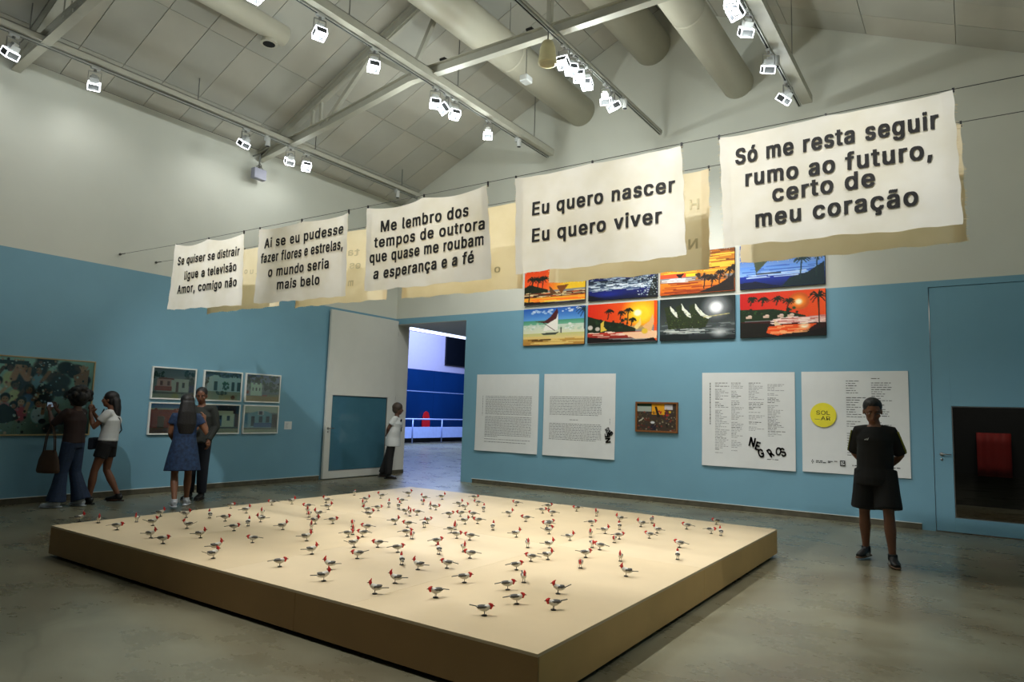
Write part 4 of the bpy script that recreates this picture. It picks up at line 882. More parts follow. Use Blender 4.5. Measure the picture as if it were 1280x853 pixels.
block(t, X, Z, f, .16, .9, .29, .52, 13, M['text'], 1, last=.0); block(t, X, Z, f, .16, .9, .555, .81, 14, M['text'], 2, last=.7); block(t, X, Z, f, .16, .9, .845, .88, 2, M['text'], 3, last=.1)
m = MB(); vwords(m, X, Z, f, .11, .28, .54, .009, random.Random(3)); m.build('printed_text', M['text'], t)
t, X, Z, f = tpanel(bw(681, 469)[0], bw(770, 469)[0], PZ0-.02, PZ1, 'white text panel with two blocks and small black lettering at its right edge')
block(t, X, Z, f, .09, .82, .285, .5, 12, M['text'], 4, last=.05); block(t, X, Z, f, .38, .5, .56, .56, 1, M['text'], 5, last=0); block(t, X, Z, f, .09, .82, .61, .8, 11, M['text'], 6, last=.1)
m = MB(); vwords(m, X, Z, f, .93, .53, .6, .008, random.Random(3)); vwords(m, X, Z, f, .93, .84, .88, .006, random.Random(4)); m.build('printed_text', M['text'], t)
big(t, X, Z, 'NE', .95, .80, .10, math.pi/2+.15, M['textd']); big(t, X, Z, 'G', .96, .73, .09, math.pi/2-.5, M['textd']); big(t, X, Z, 'ROS', .96, .70, .085, math.pi/2+.5, M['textd'], wsc=.6)
t, X, Z, f = tpanel(bw(878, 467)[0], bw(993.5, 467)[0], PZ0, PZ1, 'white panel of four narrow text columns with tumbling black letters NEGROS')
for i, (u0, u1, v1, n, sd) in enumerate(((.15, .31, .86, 44, 11), (.33, .47, .83, 42, 12), (.52, .69, .61, 30, 13), (.72, .9, .66, 36, 14))):
    m = MB(); R = random.Random(sd); md = MB()
    for q in range(n):
        v = .115+(v1-.115)*q/(n-1)
        if R.random() < .16: continue
        words(md if R.random() < .15 or q == 0 else m, X, Z, f, u0, u0+(u1-u0)*R.uniform(.3, 1.0), v, .0085, R)
    tag(m.build('printed_text', M['textl'], t), kind='stuff'); md.build('printed_heading', M['textd'], t)
m = MB(); vwords(m, X, Z, f, .09, .11, .56, .013, random.Random(7)); m.build('printed_heading', M['textd'], t)
big(t, X, Z, 'N', .52, .765, .14, -.22, M['textd'], .03, wsc=.75); big(t, X, Z, 'E', .585, .80, .13, -.25, M['textd'], .03, wsc=.75)
big(t, X, Z, 'G', .635, .885, .13, .30, M['textd'], .03, wsc=.72); big(t, X, Z, 'R', .755, .875, .13, .62, M['textd'], .03, wsc=.65); big(t, X, Z, 'O', .80, .845, .12, -.1, M['textd'], .03, wsc=.72); big(t, X, Z, 'S', .868, .862, .13, .35, M['textd'], .03, wsc=.72)
block(t, X, Z, f, .71, .83, .9, .9, 1, M['text'], 15, .012, last=0)
t, X, Z, f = tpanel(bw(1001.8, 465)[0], bw(1135, 465)[0], PZ0+.01, PZ1+.005, 'white panel with a yellow sun disc lettered SOL AR, partly behind the standing man')
m = MB().tube([(X*.213, -.0275, Z*(1-.433)), (X*.213, -.03, Z*(1-.433))], .19, 40); o = m.build('yellow_disc', M['yellow'], t); tag(o, 'flat yellow printed disc')
for body, u, v, cap in (('SOL', .145, .43, .062), ('AR', .19, .485, .062)):
    co, fs = text_mesh(body, .0); k = cap/CAPR; x0 = co[:, 0].min(); m = MB(); m.add([(X*u+(x-x0)*k*1.25, -.032, Z*(1-v)+y*k) for x, y, z in co], fs); m.build('printed_title', M['textd'], t)
m = MB(); words(m, X, Z, lambda a, b: -.031, .13, .185, .478, .006, random.Random(2)); m.build('printed_text', M['text'], t)
for (u0, u1, v0, v1, n, sd) in ((.435, .62, .075, .84, 34, 21), (.67, .86, .075, .56, 24, 22)):
    m = MB(); md = MB(); R = random.Random(sd)
    for q in range(n):
        if R.random() < .25: continue
        words(md if R.random() < .35 else m, X, Z, f, u0, u0+(u1-u0)*R.uniform(.4, 1), v0+(v1-v0)*q/(n-1), .0095, R)
    tag(m.build('printed_text', M['text'], t), kind='stuff'); md.build('printed_heading', M['textd'], t)
m = MB(); R = random.Random(9)
def rect(u0, u1, v0, v1): y = -.0275; m.quad((X*u0, y, Z*(1-v1)), (X*u1, y, Z*(1-v1)), (X*u1, y, Z*(1-v0)), (X*u0, y, Z*(1-v0)))
for u, v in ((.097, .875), (.09, .89), (.104, .89), (.097, .905)): rect(u, u+.008, v, v+.01)
for u0, u1, v0, v1 in ((.135, .2, .878, .89), (.135, .175, .895, .905), (.18, .235, .893, .905), (.25, .31, .88, .889), (.25, .275, .896, .90), (.31, .34, .882, .886), (.48, .52, .905, .915), (.52, .56, .905, .915), (.84, .91, .90, .915)): words(m, X, Z, lambda a, b: -.0275, u0, u1, v1, .012, R)
rect(.365, .415, .87, .925); o = m.build('printed_logos', M['textd'], t)
m = MB(); y = -.0285
for a, b, c, d in ((.375, .382, .88, .915), (.388, .405, .88, .888), (.388, .395, .893, .915), (.398, .408, .9, .912)): m.quad((X*a, y, Z*(1-d)), (X*b, y, Z*(1-d)), (X*b, y, Z*(1-c)), (X*a, y, Z*(1-c)))
m.build('logo_knockout', M['panel'], t)
# ------------------------------------------------------------------ low plinth
PX0, PX1, PY0, PY1, PH = 3.883, 9.38, -8.569, -3.511, .290
pt = tag(empty('display_plinth', ((PX0+PX1)/2, (PY0+PY1)/2, 0)), 'large low tan board plinth in the middle of the room carrying the bird figurines', 'plinth')
ox, oy = -(PX0+PX1)/2, -(PY0+PY1)/2
def pb(name, a, b, material, bv=.0015):
    return MB().box((a[0]+ox, a[1]+oy, a[2]), (b[0]+ox, b[1]+oy, b[2])).build(name, material, pt, bevel=bv)
pb('recessed_base', (PX0+.06, PY0+.06, 0), (PX1-.06, PY1-.06, .035), M['dark'], 0)
pb('core', (PX0+.02, PY0+.02, .035), (PX1-.02, PY1-.02, PH-.02), M['dark'], 0)
xs = np.linspace(PX0, PX1, 5); yy = np.linspace(PY0, PY1, 3)
for i in range(4):
    for j in range(2):
        pb('top_board', (xs[i]+(.0008 if i else 0), yy[j]+(.0008 if j else 0), PH-.018), (xs[i+1]-(.0008 if i < 3 else 0), yy[j+1]-(.0008 if j < 1 else 0), PH), M['ply' if (i+j) % 2 else 'ply2'])
sx = at(367.5, 770, 1, PY0).x
pb('side_board', (PX0, PY0, .03), (sx-.0015, PY0+.018, PH-.018), M['fascia_shaded']); pb('side_board', (sx+.0015, PY0, .03), (PX1, PY0+.018, PH-.018), M['fascia_shaded'])
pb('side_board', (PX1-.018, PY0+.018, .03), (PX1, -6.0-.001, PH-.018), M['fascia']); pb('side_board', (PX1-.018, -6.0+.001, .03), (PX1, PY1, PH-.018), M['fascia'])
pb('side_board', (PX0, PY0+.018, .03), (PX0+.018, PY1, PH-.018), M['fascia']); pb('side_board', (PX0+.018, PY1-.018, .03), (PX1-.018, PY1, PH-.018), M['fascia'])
# ------------------------------------------------------------------ bird figurines (red-crested, grey backed, white breasted)
BM = dict(back=mat('bird_grey', (84, 82, 76), .6, var=.25, scale=60), belly=mat('bird_white', (214, 210, 198), .6, var=.1, scale=60), red=mat('bird_red', (196, 30, 22), .5, var=.15, scale=80), dark=mat('bird_dark', (40, 38, 36), .5, var=.2, scale=60), stand=mat('bird_stand', (50, 44, 34), .6))
BS = 1.0
def bird_parts(kind):
    """local: +x is forward; about 13 cm long"""
    P = {}
    up = kind in (0, 1)
    body = [(-.045, 0, .040), (-.030, 0, .040), (-.012, 0, .042), (.010, 0, .047), (.026, 0, .056), (.034, 0, .064)] if up else [(-.045, 0, .050), (-.030, 0, .047), (-.010, 0, .044), (.012, 0, .044), (.028, 0, .050), (.038, 0, .056)]
    P['body'] = MB().tube(body, [(.004, .004), (.013, .013), (.0185, .0185), (.0185, .019), (.013, .014), (.008, .008)], 10).mesh('body', BM['belly'], True)
    hx, hz = (.036, .074) if up else (.044, .060)
    h = MB(); h.ell((hx, 0, hz), (.0125, .011, .012), nu=10, nv=6); h.ell((hx-.004, 0, hz-.012), (.010, .0095, .011), nu=8, nv=5)
    if kind == 0: h.tube([(hx+.004, 0, hz+.004), (hx-.004, 0, hz+.016), (hx-.008, 0, hz+.028)], [.008, .006, .001], 8)
    elif kind == 1: h.tube([(hx+.003, 0, hz+.004), (hx-.008, 0, hz+.013), (hx-.018, 0, hz+.019)], [.008, .006, .001], 8)
    else: h.tube([(hx+.002, 0, hz+.004), (hx-.010, 0, hz+.010), (hx-.020, 0, hz+.010)], [.008, .006, .001], 8)
    P['head'] = h.mesh('head', BM['red'], True)
    P['beak'] = MB().tube([(hx+.009, 0, hz), (hx+.022, 0, hz-.003)], [.0045, .0006], 6).mesh('beak', BM['dark'])
    w = MB()
    for s in (-1, 1): w.ell((-.012, s*.014, body[2][2]+.007), (.032, .006, .0095), Matrix.Rotation(.12 if up else -.05, 3, 'Y'), 8, 6)
    w.ell((-.012, 0, body[2][2]+.012), (.030, .0125, .0075), Matrix.Rotation(.10 if up else -.05, 3, 'Y'), 8, 6)
    P['wings'] = w.mesh('wings', BM['back'], True)
    tz = (.036, .030) if kind != 1 else (.044, .052)
    P['tail'] = MB().bar((-.036, 0, body[0][2]+.001), (-.088, 0, tz[1]+(.012 if kind != 3 else .03)), .010, .0035).mesh('tail', BM['dark'])
    l = MB()
    for s in (-1, 1): l.tube([(.002, s*.007, .034), (.004, s*.008, .004)], .0018, 5); l.bar((-.006, s*.008, .005), (.016, s*.008, .005), .006, .002)
    P['legs'] = l.mesh('legs', BM['dark'])
    P['stand'] = MB().tube([(.003, 0, 0), (.003, 0, .004)], .017, 12).mesh('stand', BM['stand'])
    return P
BP = [bird_parts(k) for k in range(4)]
# foot position in the reference view, facing (R L = right/left as seen, F = towards the visitor, A = away), posture
BL = """98.7 652.5 R0;123 654 F0;170.7 653 F0;145.7 663 R2;200 646 R0;190.5 657.5 R1;188 673 R0;203 680 R2;232.5 647.5 R1;234 661 L1;250 673 R0;262 648 A0;281 652 R2;288 636 R2;307.5 642 R0;310 658 A0;327.5 645 F0;326 653 L0;340 632 L2;364.5 630.5 R0;292 664 R2;353 662.5 R0;316 679 L2;270 689 R0;266 698.7 R1;349 709 R2;
384 637 L2;386.5 647 F2;384.5 643 F0;397.5 646 L0;393.6 655.5 R0;415.5 655 R2;407.7 629 L0;410 637.5 R0;442.8 619.5 A2;457.7 628 R0;454 633.6 F0;476 623.4 L1;472.5 639 R2;458 641 L0;462 647 R1;486 634.4 A0;498.3 636.7 A0;501.4 629.7 L2;510.8 620.6 R1;507 643 R0;512.3 645.6 F0;521.4 644.5 L2;530 626 L0;528.4 631 F2;537.8 636.4 F0;544.4 638 R2;552.5 624.7 R0;493.6 656 R0;509.7 659.7 L2;530.3 659.7 A0;534 655 R2;440.5 658.6 F2;458 664 L2;440.8 668.7 F0;434.7 672 R2;453.3 671.6 L2;508 670.6 R2;514.7 674 F2;389 662.5 F0;382.7 676.6 R0;389.4 693.3 R0;442 684.7 R1;472.5 684.7 L2;496.7 691 R2;447 698.8 L3;411.6 712 L0;502 706.7 A0;522.8 712.8 L0;546 682 R2;548.3 693.4 A0;
404 727 R0;494.3 729.8 L0;469 743 L0;545 747.5 L2;580 729 R2;559 711 L2;
574 633.6 R0;581 637.5 R1;593.4 625.5 R2;597 632.3 L2;604.4 640 A0;561.4 647.3 R2;575.8 646 L2;591 647 L2;581 655.5 R0;597.3 655 L2;616 663 A0;563.8 666.4 R0;569 662.5 F0;570.5 673.4 R2;587.5 675.8 L2;636.4 646 R0;645.5 632.8 L2;657.5 652.3 L2;678 642 R2;685.3 636.7 R2;690.3 645.3 L2;645 672 R0;684 660 L2;687 658 R2;686 668 R1;659.5 685 F1;686.4 685.5 R0;712 676 R0;684.4 700 R0;664 702.3 L2;645 713 R2;579.4 690.3 F0;588 698.4 L2;
721 639.4 L2;745.6 645.6 F0;774.7 652.5 L0;774.3 662.4 A1;739.6 657.8 R2;756 667.5 R0;738 672 F1;773.8 674.4 R2;767.8 678.8 F2;740 685 F2;750 688 L2;731.6 697.5 R3;725.6 710.6 F2;775.6 702 F0;801.5 659 L0;815 654.4 A2;821.6 667 L0;812 673.5 L2;858.7 662 L2;895.6 656 L2;888.7 667.5 R2;901 670 A0;849.7 685 L2;847 700 A1;783 721 L0;
654.5 728.7 F1;634 738 R2;645.3 755.8 R2;604.7 770 R3;698 743 L1;692.4 763 L3"""
birds = []
for tok in BL.replace('\n', '').split(';'):
    a, b, c = tok.split(); birds.append((float(a), float(b), c[0], int(c[1])))
pos = [at(px, py, 2, PH) for px, py, _, _ in birds]
# zones for the wording: rows from the front edge, columns from the left corner
face_w = {'R': 'facing right', 'L': 'facing left', 'F': 'facing viewer', 'A': 'turned away'}
post_w = {0: 'crest up', 1: 'crest tilted', 2: 'leaning forward', 3: 'tail lifted'}
rows_ = [(0, 628, 'first row from the back edge'), (628, 638, 'second row from the back edge'), (638, 648, 'third row from the back edge'), (648, 662, 'fourth row from the back edge'), (662, 680, 'fourth row from the front corner'), (680, 705, 'third row from the front corner'), (705, 735, 'second row from the front corner'), (735, 999, 'front row')]
zone = {}
for i, (px, py, f, k) in enumerate(birds):
    r = [q for q in rows_ if q[0] <= py < q[1]][0][2]; zone.setdefault(r, []).append(i)
ordn = ['first', 'second', 'third', 'fourth', 'fifth', 'sixth', 'seventh', 'eighth', 'ninth', 'tenth', 'eleventh', 'twelfth', 'thirteenth', 'fourteenth', 'fifteenth', 'sixteenth', 'seventeenth', 'eighteenth', 'nineteenth', 'twentieth', 'twenty-first', 'twenty-second', 'twenty-third', 'twenty-fourth', 'twenty-fifth', 'twenty-sixth', 'twenty-seventh', 'twenty-eighth', 'twenty-ninth', 'thirtieth']
blab = {}
for r, ids in zone.items():
    for f in 'RLFA':
        sub = sorted([i for i in ids if birds[i][2] == f], key=lambda i: birds[i][0])
        for n, i in enumerate(sub):
            if len(sub) == 1: w = 'only one'
            elif n == 0: w = 'leftmost'
            elif n == len(sub)-1: w = 'rightmost'
            else: w = ordn[n]+' from left'
            blab[i] = 'bird %s, %s, %s, %s' % (face_w[f], post_w[birds[i][3]], w, r)
RB = random.Random(12)
camdir = math.atan2(fw.y, fw.x)
for i, (px, py, f, k) in enumerate(birds):
    p = pos[i]; view = math.atan2(p.y-CY, p.x-CX)
    base = {'R': view-math.pi/2, 'L': view+math.pi/2, 'F': view+math.pi, 'A': view}[f]
    a = base + (RB.uniform(-.45, .45) if f in 'RL' else RB.uniform(-.3, .3))
    t = empty('bird_figurine', (p.x, p.y, PH), a); s = BS*RB.uniform(.97, 1.05); t.scale = (s, s, s)
    tag(t, blab[i], 'figurine', 'small bird figurines on the plinth')
    for nm in ('body', 'head', 'beak', 'wings', 'tail', 'legs', 'stand'): obj(nm, BP[k][nm], t)
# ------------------------------------------------------------------ people
V = Vector
def fuse(name, mb, voxel, material, parent, smooth=2):
    me = mb.mesh('tmp', material); o = bpy.data.objects.new('tmp', me); COL.objects.link(o)
    r = o.modifiers.new('r', 'REMESH'); r.mode = 'VOXEL'; r.voxel_size = voxel
    if smooth: s = o.modifiers.new('s', 'SMOOTH'); s.iterations = smooth; s.factor = .5
    dg = bpy.context.evaluated_depsgraph_get(); dg.update(); m2 = bpy.data.meshes.new_from_object(o.evaluated_get(dg))
    bpy.data.objects.remove(o); bpy.data.meshes.remove(me); m2.name = name
    if not m2.materials: m2.materials.append(material)
    m2.polygons.foreach_set('use_smooth', [True]*len(m2.polygons)); return obj(name, m2, parent)
def pose(**kw):
    J = dict(pel=(0, 0, .93), chest=(0, .0, 1.27), neck=(0, -.01, 1.45), head=(0, .015, 1.585),
             shR=(.18, 0, 1.385), elR=(.22, -.02, 1.11), wrR=(.21, .03, .87), shL=(-.18, 0, 1.385), elL=(-.22, -.02, 1.11), wrL=(-.21, .03, .87),
             hipR=(.09, 0, .90), knR=(.095, .01, .49), anR=(.095, -.01, .085), hipL=(-.09, 0, .90), knL=(-.095, .01, .49), anL=(-.095, -.01, .085),
             toeR=(0.04, 1), toeL=(-.04, 1), hyaw=0., hpitch=0., hdR=(0, .1, -1), hdL=(0, .1, -1), hnR=(-1, 0, 0), hnL=(1, 0, 0), curl=.5, broad=1.0, deep=1.0, hs=1.05)
    J.update(kw)
    for k in J:
        if isinstance(J[k], tuple) and len(J[k]) == 3: J[k] = V(J[k])
    return J
def hand(m, w, d, n, side, curl=.5):
    d = V(d).normalized(); n = V(n); n = (n-d*n.dot(d)).normalized(); s = d.cross(n)*side
    m.tube([w-d*.02, w+d*.02, w+d*.05, w+d*.085], [(.024, .02), (.034, .017), (.040, .016), (.038, .013)], 10)
    q = w+d*.045; m.ell(q, (.036, .036, .036), nu=10, nv=6) if False else None
    for k, (off, L) in enumerate(((-.030, .062), (-.010, .074), (.010, .078), (.029, .068))):
        b = w+d*.078+s*off; c = curl*(.8+.12*k); a1 = c*.7; p1 = b+(d*math.cos(a1)+n*math.sin(a1))*L*.45; a2 = c*1.7; p2 = p1+(d*math.cos(a2)+n*math.sin(a2))*L*.32; a3 = c*2.4; p3 = p2+(d*math.cos(a3)+n*math.sin(a3))*L*.25
        m.tube([b-d*.02, b, p1, p2, p3], [.0095, .0095, .009, .008, .0065], 7)
    t0 = w+d*.025+s*.028; t1 = t0+(d*.6+s*.75+n*.3).normalized()*.038; t2 = t1+(d*.85+s*.25+n*.5).normalized()*.03; m.tube([t0-s*.012, t0, t1, t2], [.013, .013, .011, .008], 7)
def headm(J):
    return (Matrix.Rotation(J['hyaw'], 3, 'Z') @ Matrix.Rotation(J['hpitch'], 3, 'X'))*J['hs']
def body(J, name, material, parent, long_hair=False, voxel=.009):
    m = MB(); b = J['broad']; pel, ch, nk = J['pel'], J['chest'], J['neck']
    L = lambda a, c, t: a.lerp(c, t)
    m.tube([pel-V((0, 0, .06)), pel, L(pel, ch, .35), L(pel, ch, .7), ch, L(ch, nk, .5), L(ch, nk, .85)], [(.13*b, .10), (.165*b, .115), (.145*b, .10), (.155*b, .105), (.175*b, .115), (.15*b, .09), (.07, .06)], 18)
    R = headm(J); h = J['head']
    m.tube([L(ch, nk, .7), nk, h+R@V((0, -.02, -.05))], [.062, .055, .052], 12)
    m.ell(h+R@V((0, -.012, .035)), (.076, .094, .088), R); m.ell(h+R@V((0, .012, -.035)), (.058, .070, .078), R); m.ell(h+R@V((0, .045, -.085)), (.030, .026, .022), R)
    m.tube([h+R@V((0, .082, .018)), h+R@V((0, .098, -.010)), h+R@V((0, .105, -.026)), h+R@V((0, .085, -.036))], [.008, .011, .014, .012], 8)
    m.ell(h+R@V((.028, .070, .030)), (.024, .014, .009), R, 8, 5); m.ell(h+R@V((-.028, .070, .030)), (.024, .014, .009), R, 8, 5)
    m.ell(h+R@V((0, .080, -.056)), (.022, .010, .008), R, 8, 5)
    for s in (1, -1): m.ell(h+R@V((s*.076, -.008, -.005)), (.009, .018, .030), R, 8, 6); m.ell(h+R@V((s*.04, .055, -.02)), (.024, .02, .022), R, 8, 6)
    for s in 'RL':
        sh, el, wr = J['sh'+s], J['el'+s], J['wr'+s]; sd = 1 if s == 'R' else -1
        m.tube([L(ch, nk, .45), sh-V((sd*.02, 0, 0)), L(sh, el, .15), L(sh, el, .6), el, L(el, wr, .3), L(el, wr, .75), wr], [.05, .056, .052, .044, .038, .040, .030, .024], 12)
        hand(m, wr, J['hd'+s], J['hn'+s], sd, J['curl'])
        hp, kn, an = J['hip'+s], J['kn'+s], J['an'+s]
        m.tube([hp+V((0, 0, .05)), L(hp, kn, .1), L(hp, kn, .5), L(hp, kn, .9), kn, L(kn, an, .15), L(kn, an, .35), L(kn, an, .75), an, an-V((0, 0, .04))], [.09, .088, .073, .056, .053, .054, .058, .040, .034, .036], 14)
        t = V((*J['toe'+s], 0)).normalized(); f = an-V((0, 0, an.z*.55))
        m.tube([an-t*.045-V((0, 0, .035)), f+t*.03, f+t*.11-V((0, 0, .01)), f+t*.17-V((0, 0, .018))], [(.03, .035), (.038, .034), (.042, .024), (.03, .014)], 10)
    return fuse(name, m, voxel, material, parent, 2)
def face(J, root, brow=(20, 14, 12)):
    R = headm(J); h = J['head']
    for s in (1, -1):
        m = MB().ell(h+R@V((s*.030, .076, .008)), (.011, .007, .006), R, 8, 6); e = m.build('eye', M['eye_white'], root, smooth=True)
        MB().ell(h+R@V((s*.029, .0815, .008)), (.0055, .003, .0055), R, 8, 6).build('iris', M['eye_dark'], e, smooth=True)
    m = MB()
    for s in (1, -1): m.tube([h+R@V((s*.014, .086, .030)), h+R@V((s*.03, .085, .036)), h+R@V((s*.046, .074, .030))], [.003, .004, .002], 6)
    m.build('eyebrows', M['hair_black'], root, smooth=True)
    MB().tube([h+R@V((-.024, .080, -.055)), h+R@V((0, .090, -.054)), h+R@V((.024, .080, -.055))], [.002, .006, .002], 8).build('lips', M['lips'], root, smooth=True)
def sleeve_top(J, m, r0=.064, frac=.55, r1=.062, long=False):
    for s in 'RL':
        sh, el = J['sh'+s], J['el'+s]; c = J['chest'].lerp(J['neck'], .45)
        sd = 1 if s == 'R' else -1; m.tube([c, c.lerp(sh, .55)+V((0, 0, .004)), sh, sh.lerp(el, .2), sh.lerp(el, frac)], [.072, .070, .066, r0*.98, r1], 14)
        if long: m.tube([sh.lerp(el, .9), el, el.lerp(J['wr'+s], .5), el.lerp(J['wr'+s], .95)], [r1, r1, .048, .042], 12)
def shirt(J, name, material, root, hem=.82, flare=1.0, frac=.6, r1=.066, voxel=.012, waist=.155, long=False):
    m = MB(); b = J['broad']; pel, ch, nk = J['pel'], J['chest'], J['neck']; L = lambda a, c, t: a.lerp(c, t)
    low = V((pel.x, pel.y, hem))
    q = J['deep']
    m.tube([low, L(low, pel, .5), pel+V((0, 0, .03)), L(pel, ch, .45), L(pel, ch, .75), ch, L(ch, nk, .5), L(ch, nk, .80)], [(.185*b*flare, .135*flare*q), (.183*b*flare, .135*flare*q), (.180*b, .132*q), (waist*b+.012, .122*q), (.172*b, .125*q), (.19*b, .130*q), (.150*b, .10*q), (.076, .070)], 20)
    sleeve_top(J, m, .068, frac, r1, long); return fuse(name, m, voxel, material, root, 2)
def legs_cloth(J, name, material, root, upto=.95, r=(.105, .09, .075, .07), voxel=.012, top=1.02, belt=.168):
    m = MB(); b = J['broad']; pel = J['pel']
    m.tube([V((pel.x, pel.y, top)), pel+V((0, 0, .02)), pel-V((0, 0, .07))], [(.155*b, .115), (belt*b+.012, .128), (.165*b, .12)], 18)
    for s in 'RL':
        hp, kn, an = J['hip'+s], J['kn'+s], J['an'+s]; pts = [hp+V((0, 0, .04)), hp.lerp(kn, .5), kn]; rr = [r[0], (r[0]+r[1])/2, r[1]]
        if upto > .5: pts += [kn.lerp(an, .5), kn.lerp(an, (upto-.5)*2)]; rr += [r[2], r[3]]
        else: pts[2] = hp.lerp(kn, upto*2)
        m.tube(pts, rr, 14)
    return fuse(name, m, voxel, material, root, 2)
def shoe(J, s, root, upper, sole, name='shoe'):
    an = J['an'+s]; t = V((*J['toe'+s], 0)).normalized(); z = an.z-.085; c = V((an.x, an.y, z)); m = MB()
    m.tube([c-t*.06+V((0, 0, .055)), c-t*.03+V((0, 0, .062)), c+t*.04+V((0, 0, .055)), c+t*.12+V((0, 0, .042)), c+t*.19+V((0, 0, .034))], [(.026, .034), (.040, .048), (.044, .044), (.048, .030), (.030, .02)], 12)
    m.tube([an+V((0, 0, .035)), an-V((0, 0, .02))], [.046, .048], 12)
    o = fuse(name, m, .008, upper, root, 1)
    m = MB(); m.tube([c-t*.085+V((0, 0, .014)), c-t*.05+V((0, 0, .014)), c+t*.05+V((0, 0, .013)), c+t*.13+V((0, 0, .012)), c+t*.205+V((0, 0, .014))], [(.026, .012), (.042, .013), (.044, .0125), (.050, .0115), (.026, .010)], 12)
    m.build('sole', sole, o, smooth=True); return o
for k, v in dict(skin_brown=(112, 72, 50), skin_dark=(86, 56, 42), skin_tan=(128, 84, 58)).items(): M[k] = mat(k, v, .5, var=.05)
M['eye_white'] = mat('eye_white', (138, 130, 120), .4); M['eye_dark'] = mat('eye_dark', (22, 14, 10), .2); M['lips'] = mat('lips', (96, 50, 42), .5)
M['hair_black'] = mat('hair_black', (16, 13, 12), .55, var=.3, scale=60, bump=.4); M['hair_grey'] = mat('hair_grey_brown', (58, 46, 36), .6, var=.3, scale=60, bump=.4)
M['black_cloth'] = mat('black_jersey', (9, 9, 10), .85, var=.15); M['black_short'] = mat('black_shorts', (8, 8, 9), .85, var=.15)
M['lime'] = mat('lime_stripe', (120, 122, 20), .7); M['white_print'] = mat('white_print', (214, 214, 206), .7)
M['denim'] = mat('blue_denim', (26, 44, 70), .8, var=.2, scale=30); M['denim_dress'] = mat('blue_patterned_cotton', (22, 46, 78), .8, var=.5, scale=22)
M['maroon'] = mat('dark_maroon_cotton', (42, 24, 22), .8); M['navy'] = mat('navy_cotton', (20, 26, 40), .8); M['tshirt'] = mat('white_tshirt', (190, 192, 190), .8, var=.05)
M['brown_leather'] = mat('brown_leather_bag', (66, 44, 26), .6, var=.15); M['shoe_white'] = mat('white_trainer', (200, 204, 210), .6); M['shoe_black'] = mat('black_shoe', (16, 16, 17), .5)
M['sole_gum'] = mat('gum_sole', (92, 66, 40), .6); M['olive'] = mat('dark_olive_shirt', (34, 38, 34), .8); M['bag_film'] = mat('plastic_bag', (196, 200, 204), .3, var=.15, scale=14); M['bag_red'] = mat('red_bag_contents', (180, 54, 66), .6); M['phone'] = mat('phone_case', (30, 32, 36), .3); M['screen'] = mat('phone_screen', (150, 170, 190), .3, emit=(150, 170, 190), estr=.35)
def person(x, y, hgt, face_to, label):
    """root at the feet; face_to = world point looked towards by the body"""
    a = math.atan2(face_to[1]-y, face_to[0]-x) - math.pi/2
    t = tag(empty('person', (x, y, 0), a), label, 'person'); k = hgt/1.70; t.scale = (k, k, k); return t
def hair_cap(J, root, material, grow=.012, low=-.02, back=0, extra=None, name='hair'):
    R = headm(J); h = J['head']; m = MB()
    m.ell(h+R@V((0, -.022, .048)), (.080+grow, .090+grow, .080+grow), R, 16, 10); m.ell(h+R@V((0, -.045, .0)), (.074+grow, .062+grow, .07+grow), R, 14, 8)
    if extra: extra(m, h, R)
    return fuse(name, m, .009, material, root, 1)
import time
T0 = time.time()
# ---- 1. the man walking at the right
mx, my = at(1098, 703, 2, 0)[:2]
r = person(mx, my, 1.76, (mx+1.0*(CX-mx)-1.2, my+(CY-my)), 'man in black T-shirt, long black shorts and black trainers, hands behind his back, head bowed')
J = pose(pel=(0.01, 0, .95), chest=(.0, .01, 1.29), neck=(0.0, .025, 1.455), head=(.01, .06, 1.575), hyaw=.25, hpitch=-.35, broad=.98, hs=1.14,
         shR=(.162, 0, 1.362), elR=(.225, -.12, 1.12), wrR=(.09, -.20, .97), shL=(-.158, 0, 1.362), elL=(-.222, -.12, 1.12), wrL=(-.08, -.20, .97), hdR=(-.8, -.1, -.4), hdL=(.8, -.1, -.4), hnR=(0, 1, 0), hnL=(0, 1, 0),
         hipR=(.10, 0, .92), knR=(.125, -.03, .50), anR=(.135, -.14, .10), hipL=(-.09, 0, .92), knL=(-.12, .08, .51), anL=(-.15, .12, .085), toeR=(.25, 1), toeL=(-.35, 1))
J['hyaw'] = .25
body(J, 'body', M['skin_brown'], r); face(J, r)
def ex(m, h, R): m.ell(h+R@V((0, .01, .085)), (.058, .062, .04), R, 12, 8)
hair_cap(J, r, M['hair_black'], .004, extra=ex)
sh = shirt(J, 'tshirt', M['black_cloth'], r, hem=.80, frac=.93, r1=.070, flare=1.16, waist=.172)
legs_cloth(J, 'shorts', M['black_short'], r, upto=.44, r=(.110, .136, .1, .1), top=1.0)
for s in 'RL':
    m = MB()
    for k, off in enumerate((-.018, .0, .018)):
        pts = []; sd = 1 if s == 'R' else -1
        for tt in np.linspace(.02, .93, 9):
            p = J['sh'+s].lerp(J['el'+s], tt); pts.append(p+V((sd*.060, off+.03, .012)))
        m.tube(pts, .006, 5)
    tag(m.build('sleeve_stripes', M['lime'], sh, smooth=True), 'lime green sleeve stripes')
m = MB(); y = .1435
for k, hgt in enumerate((.012, .019, .026)):
    x = .085-k*.013; m.add([(x, y, 1.272), (x-.009, y, 1.272), (x-.009-.003-hgt*.22, y-.002, 1.272+hgt), (x-hgt*.45, y-.002, 1.272+hgt*.75)], [(0, 1, 2, 3)])
o = m.build('chest_logo', M['white_print'], sh); sd_ = o.modifiers.new('s', 'SOLIDIFY'); sd_.thickness = .004
